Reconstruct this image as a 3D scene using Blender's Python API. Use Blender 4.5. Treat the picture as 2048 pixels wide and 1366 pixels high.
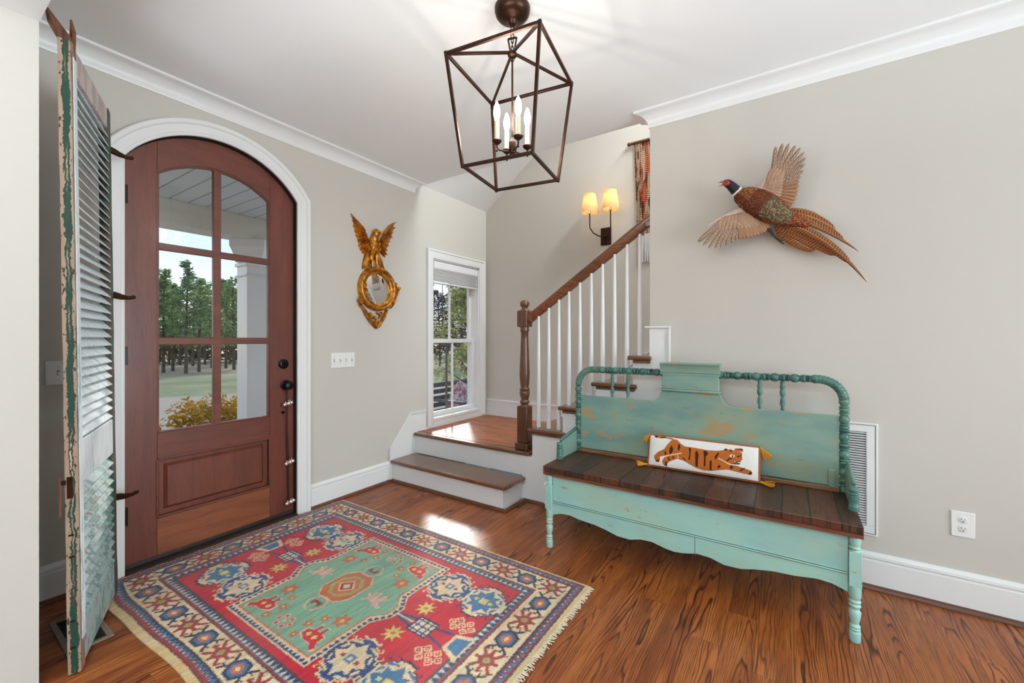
import bpy, bmesh, math, random
import numpy as np
from mathutils import Vector, Matrix, noise as mnoise

for _o in list(bpy.data.objects): bpy.data.objects.remove(_o)
C = bpy.context.scene.collection
S = bpy.context.scene
PI = math.pi
R = random.Random(7)

# ------------------------------------------------------------------ camera
F = 838.0                       # focal length in pixels of the 2048 px wide frame
TH = math.atan2(556, 838)       # the camera looks this far left of +Y (the door wall runs along Y)
HY, CX, EYE = 678.0, 1024.0, 1.25
cd = bpy.data.cameras.new('camera'); cam = bpy.data.objects.new('camera', cd); C.objects.link(cam)
cam.location = (0, 0, EYE); cam.rotation_euler = (PI/2, 0, TH)
cd.sensor_width = 36; cd.lens = 36*F/2048; cd.shift_y = -(683-HY)/2048
cd.clip_start = 0.05; cd.clip_end = 400
S.camera = cam

# ------------------------------------------------------------------ world, sun, fill lights, exposure
w = bpy.data.worlds.new('world'); S.world = w; w.use_nodes = True
nt = w.node_tree; nt.nodes.clear()
wo = nt.nodes.new('ShaderNodeOutputWorld'); bg = nt.nodes.new('ShaderNodeBackground')
sky = nt.nodes.new('ShaderNodeTexSky'); sky.sky_type = 'NISHITA'; sky.sun_disc = False
sky.sun_elevation = math.radians(38); sky.sun_rotation = math.radians(250); sky.air_density = 1.0; sky.dust_density = 0.6
mixw = nt.nodes.new('ShaderNodeMix'); mixw.data_type = 'RGBA'; mixw.inputs[0].default_value = 0.15
mixw.inputs[7].default_value = (2.6, 3.6, 5.4, 1)
nt.links.new(sky.outputs[0], mixw.inputs[6]); nt.links.new(mixw.outputs[2], bg.inputs[0])
bg.inputs[1].default_value = 0.13
# sky glow added round the sun so the stair window shines in the floor
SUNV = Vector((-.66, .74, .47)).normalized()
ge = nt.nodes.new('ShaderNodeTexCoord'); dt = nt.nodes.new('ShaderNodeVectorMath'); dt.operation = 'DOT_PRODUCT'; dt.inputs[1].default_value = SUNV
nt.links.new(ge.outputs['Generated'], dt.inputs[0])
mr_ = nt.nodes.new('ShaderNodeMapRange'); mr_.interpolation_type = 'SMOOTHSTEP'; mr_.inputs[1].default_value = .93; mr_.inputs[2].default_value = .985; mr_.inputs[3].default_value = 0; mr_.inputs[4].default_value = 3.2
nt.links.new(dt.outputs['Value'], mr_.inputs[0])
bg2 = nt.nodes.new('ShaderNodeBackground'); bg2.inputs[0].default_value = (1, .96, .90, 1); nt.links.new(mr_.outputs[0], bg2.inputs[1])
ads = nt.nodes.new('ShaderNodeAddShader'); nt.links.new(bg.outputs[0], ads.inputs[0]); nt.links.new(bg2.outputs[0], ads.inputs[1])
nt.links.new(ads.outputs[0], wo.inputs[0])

def light(name, kind, loc, energy, size=None, color=(1, 1, 1), direction=None):
    ld = bpy.data.lights.new(name, kind); ld.energy = energy; ld.color = color
    o = bpy.data.objects.new(name, ld); C.objects.link(o); o.location = loc
    if kind == 'AREA':
        ld.shape = 'RECTANGLE'; ld.size, ld.size_y = size
    if direction is not None:
        o.rotation_euler = Vector(direction).to_track_quat('-Z', 'Y').to_euler()
    return o, ld

so, sl = light('sun', 'SUN', (0, 0, 20), 1.1, color=(1, .95, .88), direction=-SUNV); sl.angle = math.radians(4.0)
# unseen fill lights added to brighten the room; no windows are built there
light('fill_light_back', 'AREA', (0.5, -2.2, 0.7), 170, (3.4, 1.8), (.80, .925, .98), (0, .25, 1))[1].spread = math.radians(125)
light('fill_light_right', 'AREA', (3.2, 1.05, 1.15), 50, (2.2, 1.8), (.80, .925, .98), (-1, 0, .22))[1].spread = math.radians(115)
light('fill_light_stairs', 'AREA', (0.0, 3.05, 4.5), 92, (1.6, 0.3), (.90, .97, 1), (-.55, .35, -.9))  # unseen fill added above the stairs to lift the stair wall
S.view_settings.view_transform = 'Standard'; S.view_settings.look = 'None'
S.view_settings.exposure = 0.55; S.view_settings.gamma = 1.0; S.view_settings.use_curve_mapping = False

# ------------------------------------------------------------------ small maths
_s, _c = math.sin(TH), math.cos(TH)
def ray(px, py):
    a = (px-CX)/F; b = (HY-py)/F
    return (-_s+a*_c, _c+a*_s, b)
def onx(px, py, X):             # a pixel of the photo, measured on the upright plane x = X
    r = ray(px, py); t = X/r[0]; return (X, r[1]*t, EYE+r[2]*t)
def ony(px, py, Y):
    r = ray(px, py); t = Y/r[1]; return (r[0]*t, Y, EYE+r[2]*t)
def lerp(a, b, t): return a+(b-a)*t
def lin(c):
    c = c/255.0
    return c/12.92 if c <= .04045 else ((c+.055)/1.055)**2.4
def rgb(r, g, b): return (lin(r), lin(g), lin(b), 1.0)

# ------------------------------------------------------------------ node materials
class V:
    def __init__(s, g, sock): s.g, s.s = g, sock
    def __add__(a, b): return a.g.m('ADD', a, b)
    def __radd__(a, b): return a.g.m('ADD', a, b)
    def __sub__(a, b): return a.g.m('SUBTRACT', a, b)
    def __rsub__(a, b): return a.g.m('SUBTRACT', b, a)
    def __mul__(a, b): return a.g.m('MULTIPLY', a, b)
    def __rmul__(a, b): return a.g.m('MULTIPLY', a, b)
    def __truediv__(a, b): return a.g.m('DIVIDE', a, b)
class G:
    def __init__(s, name, rough=.5, metal=0, spec=.5, coat=0, coat_rough=.1):
        s.mat = bpy.data.materials.new(name); s.mat.use_nodes = True
        s.nt = s.mat.node_tree; s.b = s.nt.nodes['Principled BSDF']
        s.b.inputs['Roughness'].default_value = rough; s.b.inputs['Metallic'].default_value = metal
        s.b.inputs['Specular IOR Level'].default_value = spec
        s.b.inputs['Coat Weight'].default_value = coat; s.b.inputs['Coat Roughness'].default_value = coat_rough
    def node(s, t, **k):
        n = s.nt.nodes.new(t)
        for a, b in k.items(): setattr(n, a, b)
        return n
    def put(s, sock, v):
        if isinstance(v, V): s.nt.links.new(v.s, sock)
        elif v is not None: sock.default_value = v
    def m(s, op, a, b=None, c=None):
        n = s.node('ShaderNodeMath', operation=op)
        s.put(n.inputs[0], a); s.put(n.inputs[1], b)
        if c is not None: s.put(n.inputs[2], c)
        return V(s, n.outputs[0])
    def fl(s, a): return s.m('FLOOR', a)
    def fr(s, a): return s.m('FRACT', a)
    def sstep(s, a, lo, hi, o0=0., o1=1.):
        n = s.node('ShaderNodeMapRange', interpolation_type='SMOOTHSTEP')
        s.put(n.inputs[0], a); s.put(n.inputs[1], lo); s.put(n.inputs[2], hi); s.put(n.inputs[3], o0); s.put(n.inputs[4], o1)
        return V(s, n.outputs[0])
    def pos(s, kind='Object'):
        if kind == 'World': o = s.node('ShaderNodeNewGeometry').outputs['Position']
        else: o = s.node('ShaderNodeTexCoord').outputs[kind]
        n = s.node('ShaderNodeSeparateXYZ'); s.nt.links.new(o, n.inputs[0])
        return V(s, n.outputs[0]), V(s, n.outputs[1]), V(s, n.outputs[2])
    def vec(s, x, y, z=0.):
        n = s.node('ShaderNodeCombineXYZ')
        for i, v in enumerate((x, y, z)): s.put(n.inputs[i], v)
        return V(s, n.outputs[0])
    def noise(s, v=None, scale=5., detail=3., rough=.55, dist=0.):
        n = s.node('ShaderNodeTexNoise'); n.inputs['Scale'].default_value = scale; n.inputs['Detail'].default_value = detail
        n.inputs['Roughness'].default_value = rough; n.inputs['Distortion'].default_value = dist
        if v is None: v = V(s, s.node('ShaderNodeTexCoord').outputs['Object'])
        s.put(n.inputs['Vector'], v); return V(s, n.outputs['Fac'])
    def voro(s, v, scale, feat='F1', out='Distance'):
        n = s.node('ShaderNodeTexVoronoi', feature=feat); n.inputs['Scale'].default_value = scale
        s.put(n.inputs['Vector'], v); return V(s, n.outputs[out])
    def white(s, v):
        n = s.node('ShaderNodeTexWhiteNoise', noise_dimensions='3D'); s.put(n.inputs['Vector'], v); return V(s, n.outputs['Value'])
    def mix(s, f, a, b, mode='MIX'):
        n = s.node('ShaderNodeMix', data_type='RGBA', blend_type=mode)
        s.put(n.inputs[0], f); s.put(n.inputs[6], a); s.put(n.inputs[7], b); return V(s, n.outputs[2])
    def attr(s, name='Col'):
        n = s.node('ShaderNodeVertexColor', layer_name=name); return V(s, n.outputs[0])
    def bump(s, h, strength=.3, dist=.005):
        n = s.node('ShaderNodeBump'); n.inputs['Strength'].default_value = strength; n.inputs['Distance'].default_value = dist
        s.put(n.inputs['Height'], h); s.nt.links.new(n.outputs[0], s.b.inputs['Normal'])
    def color(s, v): s.put(s.b.inputs['Base Color'], v); return s
    def rough(s, v): s.put(s.b.inputs['Roughness'], v); return s

def flat(name, col, rough=.5, metal=0, spec=.5, coat=0, var=.0, scale=8, bump=0, bscale=60):
    g = G(name, rough, metal, spec, coat)
    if var:
        n = g.noise(scale=scale, detail=4)
        g.color(g.mix(g.sstep(n, .3, .7), tuple(c*(1-var) for c in col[:3])+(1,), tuple(min(1, c*(1+var)) for c in col[:3])+(1,)))
    else: g.color(col)
    if bump: g.bump(g.noise(scale=bscale, detail=2), bump, .003)
    return g.mat

def wood(name, light_c, dark_c, axis='x', ring=28., rough=.35, coat=.2, fine=1., red=None, world=False, contrast=1.):
    """long-grained timber, the grain running along one axis"""
    g = G(name, rough, coat=coat, coat_rough=.15)
    x, y, z = g.pos('World' if world else 'Object')
    L, A, B = {'x': (x, y, z), 'y': (y, x, z), 'z': (z, x, y)}[axis]
    n1 = g.noise(g.vec(A*5., B*5., L*.9), 1., 3)
    f = g.fr(n1*ring*.4 + (A+B)*ring)
    line = g.sstep(g.m('PINGPONG', f, .5), 0., .28, 1., 0.)
    pore = g.sstep(g.noise(g.vec(A*260., B*260., L*9.), 1., 2), .52, .68)
    big = g.noise(g.vec(A*7., B*7., L*1.2), 1., 3)
    c = g.mix(g.sstep(big, .25, .75), light_c, tuple(a*.72 for a in light_c[:3])+(1,))
    c = g.mix(line*(.55*contrast), c, dark_c); c = g.mix(pore*(.5*fine), c, dark_c)
    g.color(c); g.bump(pore*-1.+line*-.5, .12, .002)
    return g.mat

M = {}
def paint(name, c, rough=.55, bump=.04):
    g = G(name, rough, spec=.35); g.color(c); g.bump(g.noise(g.vec(*g.pos('World')), 180., 2), bump, .002); return g.mat
M['wall'] = paint('greige wall paint', rgb(201, 196, 188), .75)
M['white'] = paint('white trim paint', rgb(228, 228, 228), .32, .015)
M['ceil'] = paint('flat white ceiling paint', rgb(238, 239, 240), .85)
M['iron'] = flat('dark bronze iron', rgb(62, 38, 26), .38, .75, var=.25, scale=30)
M['black'] = flat('oil rubbed black metal', rgb(22, 19, 18), .3, .6)
M['brownblack'] = flat('dark weatherstrip', rgb(48, 38, 34), .5)
M['plastic'] = flat('white plate plastic', rgb(232, 232, 230), .35)
M['silver'] = flat('polished bell metal', rgb(225, 215, 205), .18, .95)
M['dark'] = flat('dark slot', rgb(28, 28, 30), .8)
M['rail'] = wood('stained oak rail', rgb(134, 80, 47), rgb(70, 37, 22), 'x', 30, .3, .35)
M['newel'] = wood('stained oak newel', rgb(112, 70, 47), rgb(60, 34, 22), 'z', 34, .3, .35)
M['tread'] = wood('stained oak tread', rgb(132, 84, 55), rgb(72, 42, 27), 'x', 26, .22, .5)
M['round'] = wood('stained oak shoe moulding', rgb(112, 62, 36), rgb(66, 36, 20), 'x', 30, .4, .2)
M['door'] = wood('mahogany door upright', rgb(118, 58, 42), rgb(74, 34, 27), 'z', 9, .42, .14, 1.1, contrast=.5)
M['doorb'] = wood('mahogany bottom rail', rgb(150, 84, 50), rgb(92, 48, 30), 'y', 9, .44, .12, 1.1, contrast=.5)
M['doorh'] = wood('mahogany door rail', rgb(118, 60, 44), rgb(74, 36, 28), 'y', 9, .44, .12, 1.1, contrast=.5)
M['doorp'] = wood('mahogany door panel', rgb(122, 62, 44), rgb(80, 38, 28), 'z', 9, .42, .14, 1.1, contrast=.5)

def glass_mat():
    g = G('clear pane glass'); nt = g.nt; nt.nodes.remove(g.b)
    tr = nt.nodes.new('ShaderNodeBsdfTransparent'); gl = nt.nodes.new('ShaderNodeBsdfGlossy'); gl.inputs['Roughness'].default_value = .02
    lw0 = nt.nodes.new('ShaderNodeLayerWeight'); lw0.inputs[0].default_value = .5
    lw = nt.nodes.new('ShaderNodeMath'); lw.operation = 'POWER'; nt.links.new(lw0.outputs['Facing'], lw.inputs[0]); lw.inputs[1].default_value = 5.
    lw2 = nt.nodes.new('ShaderNodeMath'); lw2.operation = 'MULTIPLY_ADD'; nt.links.new(lw.outputs[0], lw2.inputs[0]); lw2.inputs[1].default_value = .6; lw2.inputs[2].default_value = .015; lw = lw2
    mx = nt.nodes.new('ShaderNodeMixShader'); nt.links.new(lw.outputs[0], mx.inputs[0]); nt.links.new(tr.outputs[0], mx.inputs[1]); nt.links.new(gl.outputs[0], mx.inputs[2])
    nt.links.new(mx.outputs[0], nt.nodes['Material Output'].inputs[0]); return g.mat
M['glass'] = glass_mat()
def emit(name, col, strength):
    g = G(name); g.b.inputs['Emission Color'].default_value = col; g.b.inputs['Emission Strength'].default_value = strength; g.color(col); return g.mat

def floor_mat(name, wdt, along='y', tone=1.0):
    g = G(name, .3, spec=.5, coat=.12, coat_rough=.15)
    x, y, z = g.pos('World')
    if along == 'x': x, y = y, x
    px = x*(1./wdt); pi_ = g.fl(px); r1 = g.white(g.vec(pi_, 3.7, 1.1))
    y2 = y*(1./1.35)+r1*7.3; bi = g.fl(y2)
    r2 = g.white(g.vec(pi_, bi, 5.2)); r3 = g.white(g.vec(pi_, bi, 9.9)); r4 = g.white(g.vec(bi, pi_, 2.9))
    gx = g.fr(px)-.5+(r2-.5)*1.1
    gy = (y+r3*13.)*((r4-.5)*9.)
    nz = g.noise(g.vec(x*9.+r2*31., y*1.15+r3*17., r4*9.), 1., 2.5)
    f = gx*gx*19.+gy+nz*9.
    t = g.fr(f)
    line = g.sstep(t, .0, .16, 1., 0.)+g.sstep(t, .72, 1., 0., 1.)*.9
    line = line*g.sstep(g.noise(g.vec(x*5., y*1.1, r3*9.), 1., 2), .25, .55, .6, 1.)
    pore = g.sstep(g.noise(g.vec(x*330., y*8., r2), 1., 2), .5, .66)
    c = g.mix(r3, rgb(164*tone, 86*tone, 36*tone), rgb(132*tone, 64*tone, 27*tone))
    c = g.mix(g.sstep(g.noise(g.vec(x*14., y*2., r3*5.), 1., 3), .35, .7), c, rgb(184*tone, 106*tone, 48*tone))
    dk = rgb(44*tone, 19*tone, 9*tone)
    c = g.mix(line*.97, c, dk); c = g.mix(pore*.55, c, dk)
    ex = g.m('PINGPONG', px, .5); ey = g.m('PINGPONG', y2, .5)
    seam = g.m('MAXIMUM', g.sstep(ex, .0, .012, 1., 0.), g.sstep(ey, 0., .0011, 1., 0.))
    c = g.mix(seam*.7, c, rgb(45, 24, 14))
    g.color(c); g.rough(.32+line*.1+g.noise(g.vec(x*3., y*3.), 1., 2)*.14)
    g.bump(seam*-1.+line*-.12+pore*-.1, .16, .002)
    return g.mat
M['floor'] = floor_mat('oiled oak floor boards', .118)
M['landing'] = floor_mat('oak landing boards', .085, 'x', 1.06)

# ------------------------------------------------------------------ mesh building
class MB:
    def __init__(s): s.v = []; s.f = []; s.uv = None; s.col = None
    def add(s, vs, fs):
        k = len(s.v); s.v += [tuple(p) for p in vs]; s.f += [tuple(i+k for i in f) for f in fs]; return s
    def box(s, x0, x1, y0, y1, z0, z1, M_=None):
        vs = [(x, y, z) for z in (z0, z1) for y in (y0, y1) for x in (x0, x1)]
        if M_ is not None: vs = [M_ @ Vector(p) for p in vs]
        return s.add(vs, [(0, 2, 3, 1), (4, 5, 7, 6), (0, 1, 5, 4), (2, 6, 7, 3), (0, 4, 6, 2), (1, 3, 7, 5)])
    def bar(s, a, b, w_, h_, up=(0, 0, 1)):
        a, b = Vector(a), Vector(b); d = (b-a).normalized(); u = Vector(up)
        sd = d.cross(u); 
        if sd.length < 1e-5: sd = d.cross(Vector((1, 0, 0)))
        sd.normalize(); u = sd.cross(d).normalized()
        vs = [p+sd*i*w_/2+u*j*h_/2 for p in (a, b) for i, j in ((-1, -1), (1, -1), (1, 1), (-1, 1))]
        return s.add(vs, [(0, 3, 2, 1), (4, 5, 6, 7), (0, 1, 5, 4), (1, 2, 6, 5), (2, 3, 7, 6), (3, 0, 4, 7)])
    def prism(s, poly, fn, t0, t1):
        n = len(poly); vs = [fn(a, b, t0) for a, b in poly]+[fn(a, b, t1) for a, b in poly]
        return s.add(vs, [tuple(range(n))[::-1], tuple(range(n, 2*n))]+[(i, (i+1) % n, n+(i+1) % n, n+i) for i in range(n)])
    def tube(s, pts, rad, seg=12, cap=True, squash=None):
        pts = [Vector(p) for p in pts]; n = len(pts)
        if not hasattr(rad, '__len__'): rad = [rad]*n
        T = [(pts[min(i+1, n-1)]-pts[max(i-1, 0)]).normalized() for i in range(n)]
        u = T[0].orthogonal().normalized() if squash is None else (Vector(squash[0])-T[0]*T[0].dot(Vector(squash[0]))).normalized()
        vs = []
        for i in range(n):
            if squash is None: u = (u-T[i]*u.dot(T[i])).normalized(); 
            else:
                u = Vector(squash[0]); u = (u-T[i]*u.dot(T[i])).normalized()
            v = T[i].cross(u); q = 1 if squash is None else squash[1]
            for k in range(seg):
                a = 2*PI*k/seg; vs.append(pts[i]+u*math.cos(a)*rad[i]*q+v*math.sin(a)*rad[i])
        fs = [(i*seg+k, i*seg+(k+1) % seg, (i+1)*seg+(k+1) % seg, (i+1)*seg+k) for i in range(n-1) for k in range(seg)]
        if cap: fs += [tuple(range(seg))[::-1], tuple(range((n-1)*seg, n*seg))]
        return s.add(vs, fs)
    def lathe(s, prof, origin, seg=24, axis=(0, 0, 1), closed=False):
        ax = Vector(axis).normalized(); u = ax.orthogonal().normalized(); v = ax.cross(u); o = Vector(origin); n = len(prof)
        if abs(ax.z) > .99: u, v = Vector((1, 0, 0)), Vector((0, 1, 0))
        vs = [o+ax*h+(u*math.cos(2*PI*k/seg)+v*math.sin(2*PI*k/seg))*max(r, 1e-5) for r, h in prof for k in range(seg)]
        m = n if closed else n-1
        fs = [(i*seg+k, i*seg+(k+1) % seg, ((i+1) % n)*seg+(k+1) % seg, ((i+1) % n)*seg+k) for i in range(m) for k in range(seg)]
        if not closed: fs += [tuple(range(seg))[::-1], tuple(range((n-1)*seg, n*seg))]
        return s.add(vs, fs)
    def ball(s, c, r, seg=12, rings=8, scale=(1, 1, 1), M_=None):
        vs, fs = [], []
        for i in range(rings+1):
            th = PI*i/rings
            for k in range(seg):
                a = 2*PI*k/seg; p = Vector((math.sin(th)*math.cos(a)*r*scale[0], math.sin(th)*math.sin(a)*r*scale[1], math.cos(th)*r*scale[2]))
                if M_ is not None: p = M_ @ p
                vs.append(p+Vector(c))
        fs = [(i*seg+k, (i+1)*seg+k, (i+1)*seg+(k+1) % seg, i*seg+(k+1) % seg) for i in range(rings) for k in range(seg)]
        return s.add(vs, fs)
    def sweep(s, path, prof, closed=False, up=(0, 0, 1), cap=True):
        """profile (out, up) swept along a path with mitred corners; out = to the left of travel x up"""
        P = [Vector(p) for p in path]; n = len(P); U = Vector(up); m = len(prof); vs = []
        for i in range(n):
            a = P[i-1] if (i > 0 or closed) else P[i]; b = P[(i+1) % n] if (i < n-1 or closed) else P[i]
            d0 = (P[i]-a); d1 = (b-P[i])
            if d0.length < 1e-9: d0 = d1
            if d1.length < 1e-9: d1 = d0
            s0 = U.cross(d0.normalized()); s1 = U.cross(d1.normalized()); h = (s0+s1).normalized(); k = 1/max(.2, h.dot(s0))
            vs += [P[i]+h*k*o+U*z for o, z in prof]
        q = n if closed else n-1
        fs = [(i*m+j, ((i+1) % n)*m+j, ((i+1) % n)*m+(j+1) % m, i*m+(j+1) % m) for i in range(q) for j in range(m)]
        if cap and not closed: fs += [tuple(range(m)), tuple(range((n-1)*m, n*m))[::-1]]
        return s.add(vs, fs)

def tag(o, label=None, cat=None, group=None, kind=None):
    if label: o['label'] = label
    if cat: o['category'] = cat
    if group: o['group'] = group
    if kind: o['kind'] = kind
    return o
def empty(name, loc, label=None, cat=None, group=None, kind=None):
    o = bpy.data.objects.new(name, None); C.objects.link(o); o.location = loc; o.empty_display_size = .05
    return tag(o, label, cat, group, kind)
def origin_of(o):
    v = Vector(o.location)
    while o.parent: o = o.parent; v += Vector(o.location)
    return v
def obj(name, mb, mat, parent=None, label=None, cat=None, group=None, kind=None, bevel=0, bseg=2, smooth=40, sub=0, uv=None, vcol=None, raw=False):
    me = bpy.data.meshes.new(name)
    vs = np.array([tuple(p) for p in mb.v], dtype=float)
    if parent is not None: o0 = np.array(origin_of(parent))
    elif raw: o0 = np.zeros(3)
    else: lo, hi = vs.min(0), vs.max(0); o0 = np.array([(lo[0]+hi[0])/2, (lo[1]+hi[1])/2, lo[2]])
    me.from_pydata((vs-o0).tolist(), [], mb.f)
    if uv is not None:
        ul = me.uv_layers.new(name='UVMap'); vi = np.zeros(len(me.loops), dtype=np.int32); me.loops.foreach_get('vertex_index', vi)
        ul.data.foreach_set('uv', np.array(uv, dtype=np.float32)[vi].ravel())
    if vcol is not None:
        ca = me.color_attributes.new('Col', 'FLOAT_COLOR', 'POINT'); ca.data.foreach_set('color', np.array(vcol, dtype=np.float32).ravel())
    if len(vs) < 60000:
        bm = bmesh.new(); bm.from_mesh(me)
        bmesh.ops.recalc_face_normals(bm, faces=bm.faces)
        ang = math.radians(smooth) if smooth else 0
        for f in bm.faces: f.smooth = bool(smooth)
        for e in bm.edges:
            if len(e.link_faces) == 2 and e.calc_face_angle(0) > ang: e.smooth = False
        bm.to_mesh(me); bm.free()
    else:
        me.polygons.foreach_set('use_smooth', np.ones(len(me.polygons), dtype=bool))
    me.materials.append(mat); me.update()
    o = bpy.data.objects.new(name, me); C.objects.link(o)
    if parent is not None: o.parent = parent
    else: o.location = o0
    if bevel:
        b = o.modifiers.new('bevel', 'BEVEL'); b.width = bevel; b.segments = bseg; b.limit_method = 'ANGLE'; b.angle_limit = math.radians(40)
        b.harden_normals = False
    if sub:
        b = o.modifiers.new('sub', 'SUBSURF'); b.levels = sub; b.render_levels = sub
    return tag(o, label, cat, group, kind)
def struct(name, mb, mat, **k): return obj(name, mb, mat, kind='structure', **k)
def copy_tree(o, parent=None):
    c = o.copy(); C.objects.link(c); c.parent = parent
    for ch in list(o.children): copy_tree(ch, c)
    return c
# ================================================================== the room
XW, YR, YB, CZ = -2.935, 2.76, 3.88, 2.71     # door wall, bench wall, stair wall, ceiling
XO = XW-.16
YC, AH, SZ, AZ = 1.177, .463, 2.22, 2.467     # arched door: centre, half width, spring, apex
def arc(half, spring, apex, n=24, y0=YC):
    r = ((apex-spring)**2+half**2)/(2*(apex-spring)); zc = apex-r; a = math.asin(half/r)
    return [(y0+r*math.sin(t), zc+r*math.cos(t)) for t in (lerp(-a, a, i/n) for i in range(n+1))]
yz = lambda x0: (lambda a, b, t: (x0+t, a, b))
WY0, WY1, WZ0, WZ1 = 3.008, 3.745, .455, 2.045
b = MB()
P = lambda poly: b.prism(poly, yz(XO), 0, XW-XO)
DY0, DY1 = YC-AH-.004, YC+AH+.004
P([(.175, -.1), (DY0, -.1), (DY0, 2.71), (.175, 2.71)])
ar = arc(AH+.004, SZ, AZ+.004)
P(ar+[(DY1, 2.71), (DY0, 2.71)])
P([(DY1, -.1), (WY0, -.1), (WY0, 2.9), (DY1, 2.71+.19)])
P([(WY0, -.1), (WY1, -.1), (WY1, WZ0), (WY0, WZ0)])
P([(WY0, WZ1), (WY1, WZ1), (WY1, 2.9), (WY0, 2.9)])
P([(WY1, -.1), (YB, -.1), (YB, 2.9), (WY1, 2.9)])
struct('wall_left', b, M['wall'], smooth=0)
struct('wall_right', MB().box(-.757, 3.4, YR, 2.85, 0, CZ), M['wall'], smooth=0)
struct('wall_back', MB().box(XO, 3.4, YB, YB+.12, -.1, 5.0), M['wall'], smooth=0)
struct('wall_stairwell_upper', MB().box(XO, 3.4, 2.78, 2.85, CZ+.02, 5.0), M['wall'], smooth=0)
struct('ceiling_stairwell', MB().box(XO, 3.4, 2.78, YB+.12, 5.0, 5.1), M['ceil'], smooth=0)
struct('wall_stairwell_end', MB().box(2.6, 2.7, 2.85, YB, 0, 5.0), M['wall'], smooth=0)
struct('wall_front', MB().box(XO, -2.25, .175, .315, 0, CZ).box(-2.25, 2.4, .175, .315, 2.4, CZ).box(2.4, 3.4, .175, .315, 0, CZ), M['wall'], smooth=0)
struct('trim_1', MB().box(-2.249, 2.4, .173, .317, 2.392, 2.4), M['white'])
struct('floor', MB().box(XO, 3.6, -3.7, 2.9, -.1, 0), M['floor'], smooth=0)
struct('ceiling', MB().box(XO, 3.6, -3.7, 2.846, CZ, CZ+.12), M['ceil'], smooth=0)
# sloped ceiling over the landing, rising with the stairs
b = MB(); b.prism([(XW-.1, CZ+.012-.076), (-.6, CZ+.012+.76*(XW*-1-.6)), (-.6, CZ+.1+.76*(XW*-1-.6)), (XW-.1, CZ+.1)], lambda x, z, t: (x, t, z), 2.85, YB)
struct('ceiling_slope', b, M['ceil'], smooth=0)
# the room behind the camera and the side wall
struct('wall_rear_room', MB().box(XO, 3.6, -3.8, -3.7, 0, CZ).box(XO-.1, XO, -3.8, .175, 0, CZ).box(3.5, 3.6, -3.7, 2.76, 0, CZ), M['wall'], smooth=0)

BASE = [(0, 0), (.016, 0), (.016, .138), (.011, .143), (.011, .149), (.019, .154), (.018, .166), (.009, .174), (.007, .18), (0, .18)]
SHOE = [(.0165, .001), (.036, .001), (.034, .012), (.028, .019), (.0165, .022)]
def base(name, path, shoe=True):
    o = struct(name, MB().sweep([(x, y, .0) for x, y in path], BASE), M['white'], smooth=30)
    if shoe: obj('shoe_moulding', MB().sweep([(x, y, .0) for x, y in path], SHOE), M['round'], o, smooth=50)
base('baseboard_left', [(XW, 2.488), (XW, YC+AH+.093)])
base('baseboard_left_nook', [(XW, YC-AH-.093), (XW, .315)])
base('baseboard_right', [(3.4, YR), (-.63, YR)])
base('baseboard_stair', [(-.63, 2.752), (-1.53, 2.752)])
obj('shoe_moulding', MB().sweep([(-1.53, 2.752, 0), (-1.713, 2.752, 0), (-1.713, 2.49, 0), (XW+.02, 2.49, 0)], [(.0, .001), (.02, .001), (.018, .012), (.012, .019), (.0, .022)]), M['round'], kind='structure', smooth=50)
# crown moulding: cove profile, mitred ends
def crown(name, a, bb, out, e0=0, e1=0):
    a, bb, out = Vector(a), Vector(bb), Vector(out); d = (bb-a).normalized(); mb = MB()
    pr = [(0, -.093), (.006, -.093), (.010, -.083)]+[(.010+.067*(1-math.cos(t)), -.083+.068*math.sin(t)) for t in (i*PI/2/8 for i in range(1, 9))]+[(.083, -.012), (.085, 0), (0, 0)]
    n = len(pr); vs = []
    for p, e in ((a, -e0), (bb, e1)): vs += [p+out*o+d*(o*e)+Vector((0, 0, z)) for o, z in pr]
    mb.add(vs, [(j, n+j, n+(j+1) % n, (j+1) % n) for j in range(n)]+[tuple(range(n)), tuple(range(n, 2*n))[::-1]])
    return struct(name, mb, M['white'], smooth=35)
crown('trim_2', (XW, .315, CZ), (XW, YR, CZ), (1, 0, 0), 0, 1)
crown('trim_3', (3.4, YR, CZ), (-.757, YR, CZ), (0, -1, 0), 0, 1)
crown('trim_4', (-.757, YR, CZ), (-.757, 2.846, CZ), (-1, 0, 0), 1, 0)

# stair skirt on the door wall
b = MB(); b.prism([(2.47, .0), (2.47, .285), (2.71, .565), (2.905, .565), (2.905, .40), (YB, .40), (YB, 0)], yz(XW), 0, .016)
struct('trim_5', b, M['white'], smooth=0)
CAP = [(0, -.02), (.005, -.014), (.009, -.012), (.009, -.002), (.004, .0), (0, .004), (-.004, .004), (-.004, -.02)]
pts = [(XW+.016, 2.905, .565), (XW+.016, 2.71, .565), (XW+.016, 2.47, .285), (XW+.016, 2.47, .02)]
b = MB()
for p, q in zip(pts, pts[1:]): b.bar(Vector(p)+Vector((.004, 0, 0)), Vector(q)+Vector((.004, 0, 0)), .016, .010, up=(1, 0, 0))
struct('trim_6', b, M['white'])
# baseboard and rake skirt on the stair wall
b = MB(); sl_ = .19/.258
b.prism([(XW, .38), (-1.66, .38), (-1.6, .4), (.9, .4+sl_*2.5), (.9, .70+sl_*2.57), (-1.67, .70), (-1.86, .56), (XW, .56)], lambda x, z, t: (x, t, z), YB-.016, YB)
struct('trim_7', b, M['white'], smooth=0)
b = MB(); b.bar((XW, YB-.02, .553), (-1.86, YB-.02, .553), .012, .014).bar((-1.86, YB-.02, .553), (.9, YB-.02, .553+sl_*2.76), .012, .014)
struct('trim_8', b, M['white'])

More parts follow.
